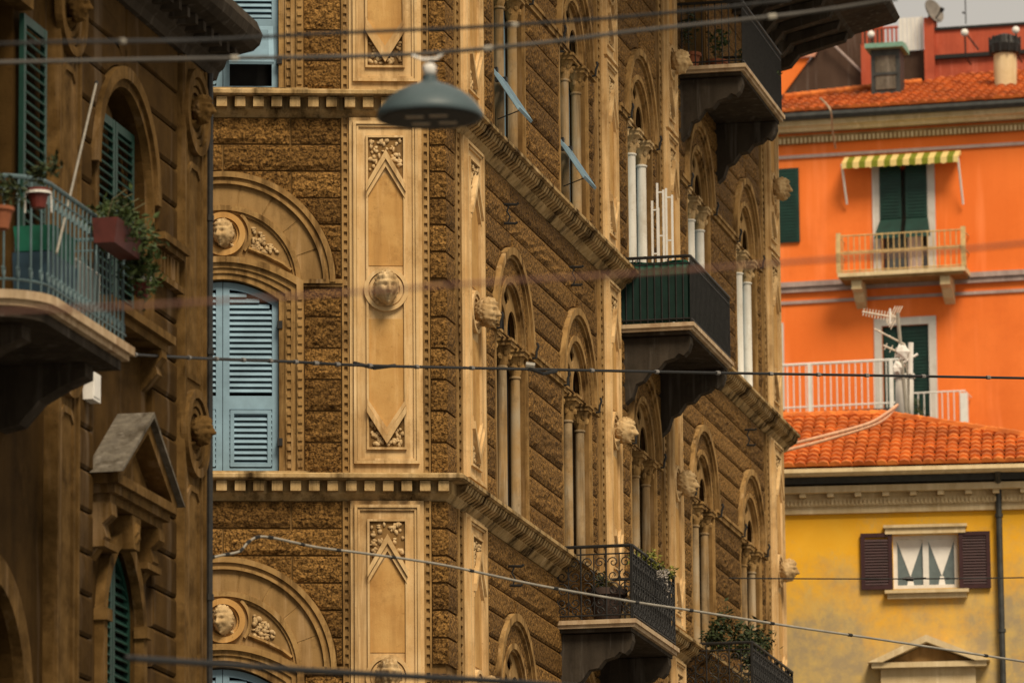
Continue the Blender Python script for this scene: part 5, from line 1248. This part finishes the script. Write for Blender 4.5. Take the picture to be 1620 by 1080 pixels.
# ------------------------------------------------------------------ cables strung across the street
def cable(label, pts, r, mat, ties=0, tiemat=None, name='cable', sub=6):
    """pts = (photo x, photo y, distance)"""
    P = [at(*p) for p in pts]; Q = []
    for i in range(len(P) - 1):                                           # Catmull-Rom through the points
        p0, p1, p2, p3 = P[max(i - 1, 0)], P[i], P[i + 1], P[min(i + 2, len(P) - 1)]
        for k in range(sub):
            t = k / sub; Q.append(.5 * ((2 * p1) + (p2 - p0) * t + (2 * p0 - 5 * p1 + 4 * p2 - p3) * t * t + (3 * p1 - p0 - 3 * p2 + p3) * t ** 3))
    Q.append(P[-1]); t = root(name, P[0], label, 'cable'); mb = MB(); mb.tube_w(Q, r, 6); mb.build('strand', mat, t, smooth=True)
    for i in range(ties):
        f = (i + .5) / ties * (len(Q) - 1); k = int(f); p = Q[k].lerp(Q[min(k + 1, len(Q) - 1)], f - k); d = (Q[min(k + 1, len(Q) - 1)] - Q[k]).normalized() * .03
        mb = MB(); mb.tube_w([p - d, p + d], r * 1.45, 6); mb.build('tie', tiemat or mat, t)
    return t, Q
wire = M['iron']
cable('dark span wire carrying the hanging lamp across the top of the picture', [(-60, 100, 36), (325, 93, 36.5), (532, 90, 37), (684, 84, 37), (860, 68, 37), (1000, 50, 37.5), (1260, 22, 38), (1420, -2, 38)], .014, plain('galvanised_wire', (.055, .05, .044), .5), 3, M['greycable'])
cable('uppermost dark wire running above the lamp wire', [(-60, 72, 33), (86, 67, 33), (225, 65, 34), (330, 63, 35), (547, 52, 36), (754, 43, 37), (1000, 26, 38), (1250, 0, 39)], .012, wire, 2, M['greycable'])
cable('thin blurred reddish wire sloping gently up past the carved heads', [(-60, 494, 24), (100, 489, 24), (246, 482, 24), (330, 477, 24.2), (550, 463, 24.5), (780, 446, 25), (1000, 433, 25.3), (1260, 414, 25.6), (1460, 400, 26), (1660, 381, 26)], .008, M['redcable'], 0)
t_, Q_ = cable('sharp black bundled cable crossing the whole picture at mid height', [(200, 560, B.P(-13.8, .1, 0).y), (327, 567, 55), (460, 572, 57), (580, 578, 58), (845, 584, 61), (1155, 590, 64), (1400, 594, 66), (1680, 599, 68)], .0165, M['black'], 22, plain('grey_tie', (.16, .15, .14), .5))
for x0, x1, yy in ((560, 625, 577), (838, 880, 586)):
    mb = MB(); mb.tube_w([at(x0, yy - 3, 59.2), at((x0 + x1) / 2, yy + 5, 59), at(x1, yy + 1, 59.2)], .02, 6); mb.build('splice', M['black'], t_)
mb = MB(); mb.tube_w([at(832, 577, 60.5), at(846, 579, 60.5)], .035, 8); mb.build('clamp', M['greycable'], t_)
cable('pale grey looping cable falling from the townhouse corner to lower right', [(326, 884, 55.4), (350, 878, 55.5), (378, 872, 55.7), (392, 858, 55.8), (408, 849, 55.9), (435, 851, 56), (500, 865, 56.5), (570, 874, 57), (700, 893, 58), (850, 925, 59), (1000, 951, 60), (1100, 966, 61), (1250, 990, 62), (1400, 1012, 63), (1660, 1052, 65)], .013, M['greycable'], 16, M['iron'])
cable('thick blurred black cable along the bottom edge of the picture', [(200, 1040, 34), (330, 1049, 35), (473, 1059, 36), (627, 1068, 37), (780, 1076, 38), (1000, 1092, 39)], .022, M['black'])
cable('thin dark wire with a turnbuckle in front of the maroon shuttered window', [(1153, 914, 84.9), (1300, 915, 86), (1437, 915, 87), (1560, 914, 88), (1680, 912, 89)], .010, M['black'], 4)
t_ = bpy.data.objects[-1] if False else None
tb = root('wire_tensioner', at(1437, 915, 86.9), 'small black tensioner on the thin wire before the white window', 'tensioner')
mb = MB(); mb.tube_w([at(1428, 915, 86.9), at(1434, 915, 86.9)], .02, 8); mb.tube_w([at(1433, 915, 86.9), at(1445, 915.5, 86.9)], .034, 8); mb.build('body', M['black'], tb); mb = MB(); mb.tube_w([at(1446, 915, 86.9), at(1465, 914, 86.9)], .014, 6); mb.build('rod', M['black'], tb)
for lb_, pts in (('upper pale cable draped over the yellow house roof', [(1200, 718, 92), (1237, 706, 92.5), (1300, 690, 93), (1370, 671, 95), (1400, 655, 97), (1420, 640, 98)]), ('lower pale cable draped over the yellow house roof', [(1200, 728, 92), (1237, 714, 92.5), (1300, 697, 93), (1370, 676, 95), (1400, 662, 97), (1418, 642, 98)])):
    cable(lb_, pts, .028, plain('salmon_cable', (.62, .34, .20), .6))
cable('thin pale drop wire over the orange house eaves', [(1297, 155, 119), (1310, 168, 119), (1315, 180, 119), (1317, 205, 120), (1322, 235, 121)], .022, plain('beige_cable', (.42, .30, .20), .6))

# ------------------------------------------------------------------ television antenna and mast on the yellow roof
ay = 101.5; S = at(1440, 668, ay)
an = root('television_antenna', S, 'tangle of white television antennas on a mast above the yellow house roof', 'antenna')
mb = MB(); mb.tube_w([S - Vector((0, 0, .8)), at(1424, 540, ay), at(1420, 495, ay)], .035, 8); mb.tube_w([S - Vector((0, 0, .4)), at(1436, 600, ay), at(1430, 545, ay)], .02, 6); mb.build('mast', M['greycable'], an)
def yagi(p0, p1, n, el, vert=False, r=.014):
    mb = MB(); a, b = at(*p0), at(*p1); mb.tube_w([a, b], r * 1.2, 6); d = (b - a).normalized(); e = Vector((0, 0, 1)) if vert else d.cross(Vector((0, .35, 1))).normalized()
    if vert: e = (e - d * e.dot(d)).normalized()
    for i in range(n): p = a.lerp(b, (i + .5) / n); L = el * (1 - .35 * i / n); mb.tube_w([p - e * L, p + e * L], r * .7, 5)
    mb.build('yagi', plain('aluminium', (.66, .58, .48), .4, .2), an)
yagi((1420, 503, ay), (1364, 493, ay), 12, .10, True); yagi((1420, 503, ay), (1408, 497, ay), 4, .24, True); yagi((1432, 545, ay), (1383, 520, ay), 3, .03); yagi((1440, 565, ay), (1397, 546, ay), 5, .09, True)
for q0, q1, r_ in (((1408, 512), (1408, 488), .02), ((1440, 592), (1441, 542), .05), ((1417, 580), (1452, 560), .025)): mb = MB(); mb.tube_w([at(*q0, ay), at(*q1, ay)], r_, 8); mb.build('crossbar', M['whitemetal'], an)
for q_, r_ in ((at(1428, 557, ay), (.14, .08, .14)), (at(1420, 582, ay), (.09, .08, .13))): mb = MB(); mb.blob(tuple(q_), r_, 8, 6, .3); mb.build('amplifier', M['whitemetal'], an)
mb = MB(); mb.tube_w([at(1424, 560, ay), at(1437, 585, ay), at(1436, 610, ay), at(1440, 660, ay)], .012); mb.tube_w([at(1447, 560, ay), at(1438, 600, ay), at(1438, 650, ay)], .012); mb.build('lead', M['iron'], an)
vp = root('vent_stack', at(1432, 668, 102.2), 'white vent stack beside the antenna mast above the yellow roof', 'vent')
a_, b_ = at(1431, 690, 102.2), at(1431, 598, 102.2); mb = MB(); mb.tube_w([a_, b_], .17, 10); mb.build('pipe', M['palegrey'], vp, smooth=True); mb = MB(); mb.tube_w([b_, b_ + Vector((0, 0, .06))], .20, 10); mb.build('cap', M['whitemetal'], vp)
fl = at(1457, 672, 103); potted_plant('flower_pot', 'small terracotta pot with straggly plant by the lower green door', 'plant pot', fl - Vector((0, 0, .14)), (.20, .2, .28), 90, .08, M['leaf'], potr=.16, poth=.26)

# ------------------------------------------------------------------ things on the palazzo's balconies
gt = root('green_tarp', B.P(11.1, .5, 16.15), 'green tarpaulin screen tied inside the middle balcony railing', 'screen')
mb = MB(B); N = 24
def tp(s): return (11.10, .02 + s, 0) if s < .94 else (11.10 + (s - .94), .955, 0)
L_ = .94 + 3.05; vs = []
for zz in (16.17, 16.9, 17.03):
    for i in range(N * 2 + 1):
        s = L_ * i / (2 * N); u, n, _ = tp(s); w_ = .012 * math.sin(i * 1.9); vs.append((u + (w_ + .01 if s < .94 else 0), n - (w_ + .01 if s >= .94 else 0), zz + .012 * math.sin(i * .8)))
k_ = 2 * N + 1; mb.add(vs, [(r * k_ + i, r * k_ + i + 1, (r + 1) * k_ + i + 1, (r + 1) * k_ + i) for r in range(2) for i in range(2 * N)]); o_ = mb.build('sheet', M['greentarp'], gt, smooth=True, recalc=False)
md = o_.modifiers.new('thick', 'SOLIDIFY'); md.thickness = .006
mb = MB(B)
for i in range(9): u, n, _ = tp(L_ * (i + .5) / 9); mb.blob((u, n, 17.04), (.02, .02, .02), 6, 4, 0)
mb.build('tie', M['whitemetal'], gt)
mb = MB(B); mb.box(11.072, 11.084, .03, .96, 16.17, 16.84); mb.box(11.09, 14.15, .972, .984, 16.17, 16.98); mb.build('mesh_cover', plain('dark_green_mesh', (.004, .020, .015), .9), gt)
# folded white drying racks leaning by the third window
for j, (xa, ya, xb, yb, lab) in enumerate(((1030, 318, 1036, 420, 'short white slat at the left of the drying rack on the middle balcony'), (1038, 290, 1042, 420, 'taller white drying rack frame beside the columns on the middle balcony'), (1052, 298, 1053, 420, 'rightmost white drying rack leaning on the middle balcony pilaster'))):
    nn = .32 + .02 * j; u0, z0 = B.uv(xa, ya, nn); u1, _ = B.uv(xb, yb, nn)
    t = root('drying_rack', B.P(u1, nn, 16.15), lab, 'drying rack', 'folded drying racks on the middle balcony')
    mb = MB(B); wd = .028
    for du, dn in ((0, 0), (.0, .085)): mb.box(u0 - .012, u0 + .012, nn + dn, nn + dn + wd, 16.16, z0 - (.0 if dn == 0 else .1))
    mb.build('upright', M['whitemetal'], t)
    mb = MB(B)
    for k in range(2): zz = z0 - .14 - k * .62; mb.box(u0 - .009, u0 + .009, nn + wd + .001, nn + .084, zz, zz + .018)
    mb.build('rung', M['whitemetal'], t)
def at_b(px, py, n): u, z = B.uv(px, py, n); return B.P(u, n, z)
pb = root('balcony_flowers', B.P(8.6, .9, 11.46), 'yellow-green flowering plants along the front rail of the scrolled balcony', 'plant')
mb = MB(B); mb.prism_u([(.82, 12.12), (.97, 12.12), (.985, 12.30), (.80, 12.30)], 7.5, 9.35); mb.build('trough', M['iron'], pb)
mb = MB(); 
for u in (7.6, 8.0, 8.4, 8.8, 9.2): leaf_mesh(mb, B.P(u, .90, 12.40), (.16, .25, .12), 130, .07)
mb.build('foliage', M['leaf2'], pb, recalc=False)
mb = MB(); leaf_mesh(mb, B.P(8.7, .98, 12.22), (.10, .7, .12), 220, .06); mb.build('blossom', plain('mauve_blossom', (.28, .25, .22), .7), pb, recalc=False)
bs = root('balcony_cloth', B.P(8, .96, 11.5), 'dark cloth screen tied along the front of the scrolled balcony', 'screen')
mb = MB(B); mb.box(6.6, 9.42, .955, .972, 11.47, 12.32); mb.build('sheet', plain('dark_cloth', (.022, .020, .018), .9), bs); mb = MB(B); [mb.box(u, u + .04, .95, .98, 12.32, 12.40) for u in (6.7, 7.6, 8.5, 9.3)]; mb.build('tie', M['iron'], bs)
for nm, px, py in (('dark rounded planter on the floor of the scrolled balcony', 965, 955),):
    potted_plant('floor_planter', nm, 'plant pot', B.P(6.75, .62, 11.46), (.16, .16, .16), 60, .07, M['leafdark'], potr=.24, poth=.42, potmat=plain('dark_planter', (.05, .032, .025), .8))
for i, (u, n, lab, rd) in enumerate(((15.9, .45, 'bushy dark plant nearest the pilaster on the lowest right balcony', .22), (16.6, .72, 'tall leafy plant in the middle of the lowest right balcony', .27), (17.8, .72, 'dark spreading plant at the far end of the lowest right balcony', .22))):
    potted_plant('balcony_plant', lab, 'plant', B.P(u, n, 11.38), (rd, rd, rd * 1.35), 380, .10, M['leafdark'], potr=.20, poth=.36, lift=.75, group='plants on the lowest right balcony')
bs2 = root('privacy_screen', B.P(17.5, .96, 11.4), 'dark panel screening the front of the lowest right balcony', 'screen')
mb = MB(B); mb.box(15.85, 19.25, .955, .975, 11.40, 12.28); mb.build('sheet', M['iron'], bs2); mb = MB(B); [mb.box(u, u + .04, .945, .985, 12.28, 12.33) for u in (16, 17, 18, 19)]; mb.build('tie', M['iron'], bs2)
for i, (u, n, lab) in enumerate(((15.95, .3, 'plant nearest the wall on the top balcony'), (16.5, .6, 'plant behind the near corner bars of the top balcony'), (17.8, .9, 'plant hanging through the front bars of the top balcony'), (18.8, .95, 'wispy plant at the far corner of the top balcony'))):
    potted_plant('top_balcony_plant', lab, 'plant', B.P(u, n - .12, 20.86), (.22, .25, .30), 170, .08, M['leaf'] if i % 2 else M['leafdark'], potr=.15, poth=.25, group='plants on the top balcony', lift=.35)
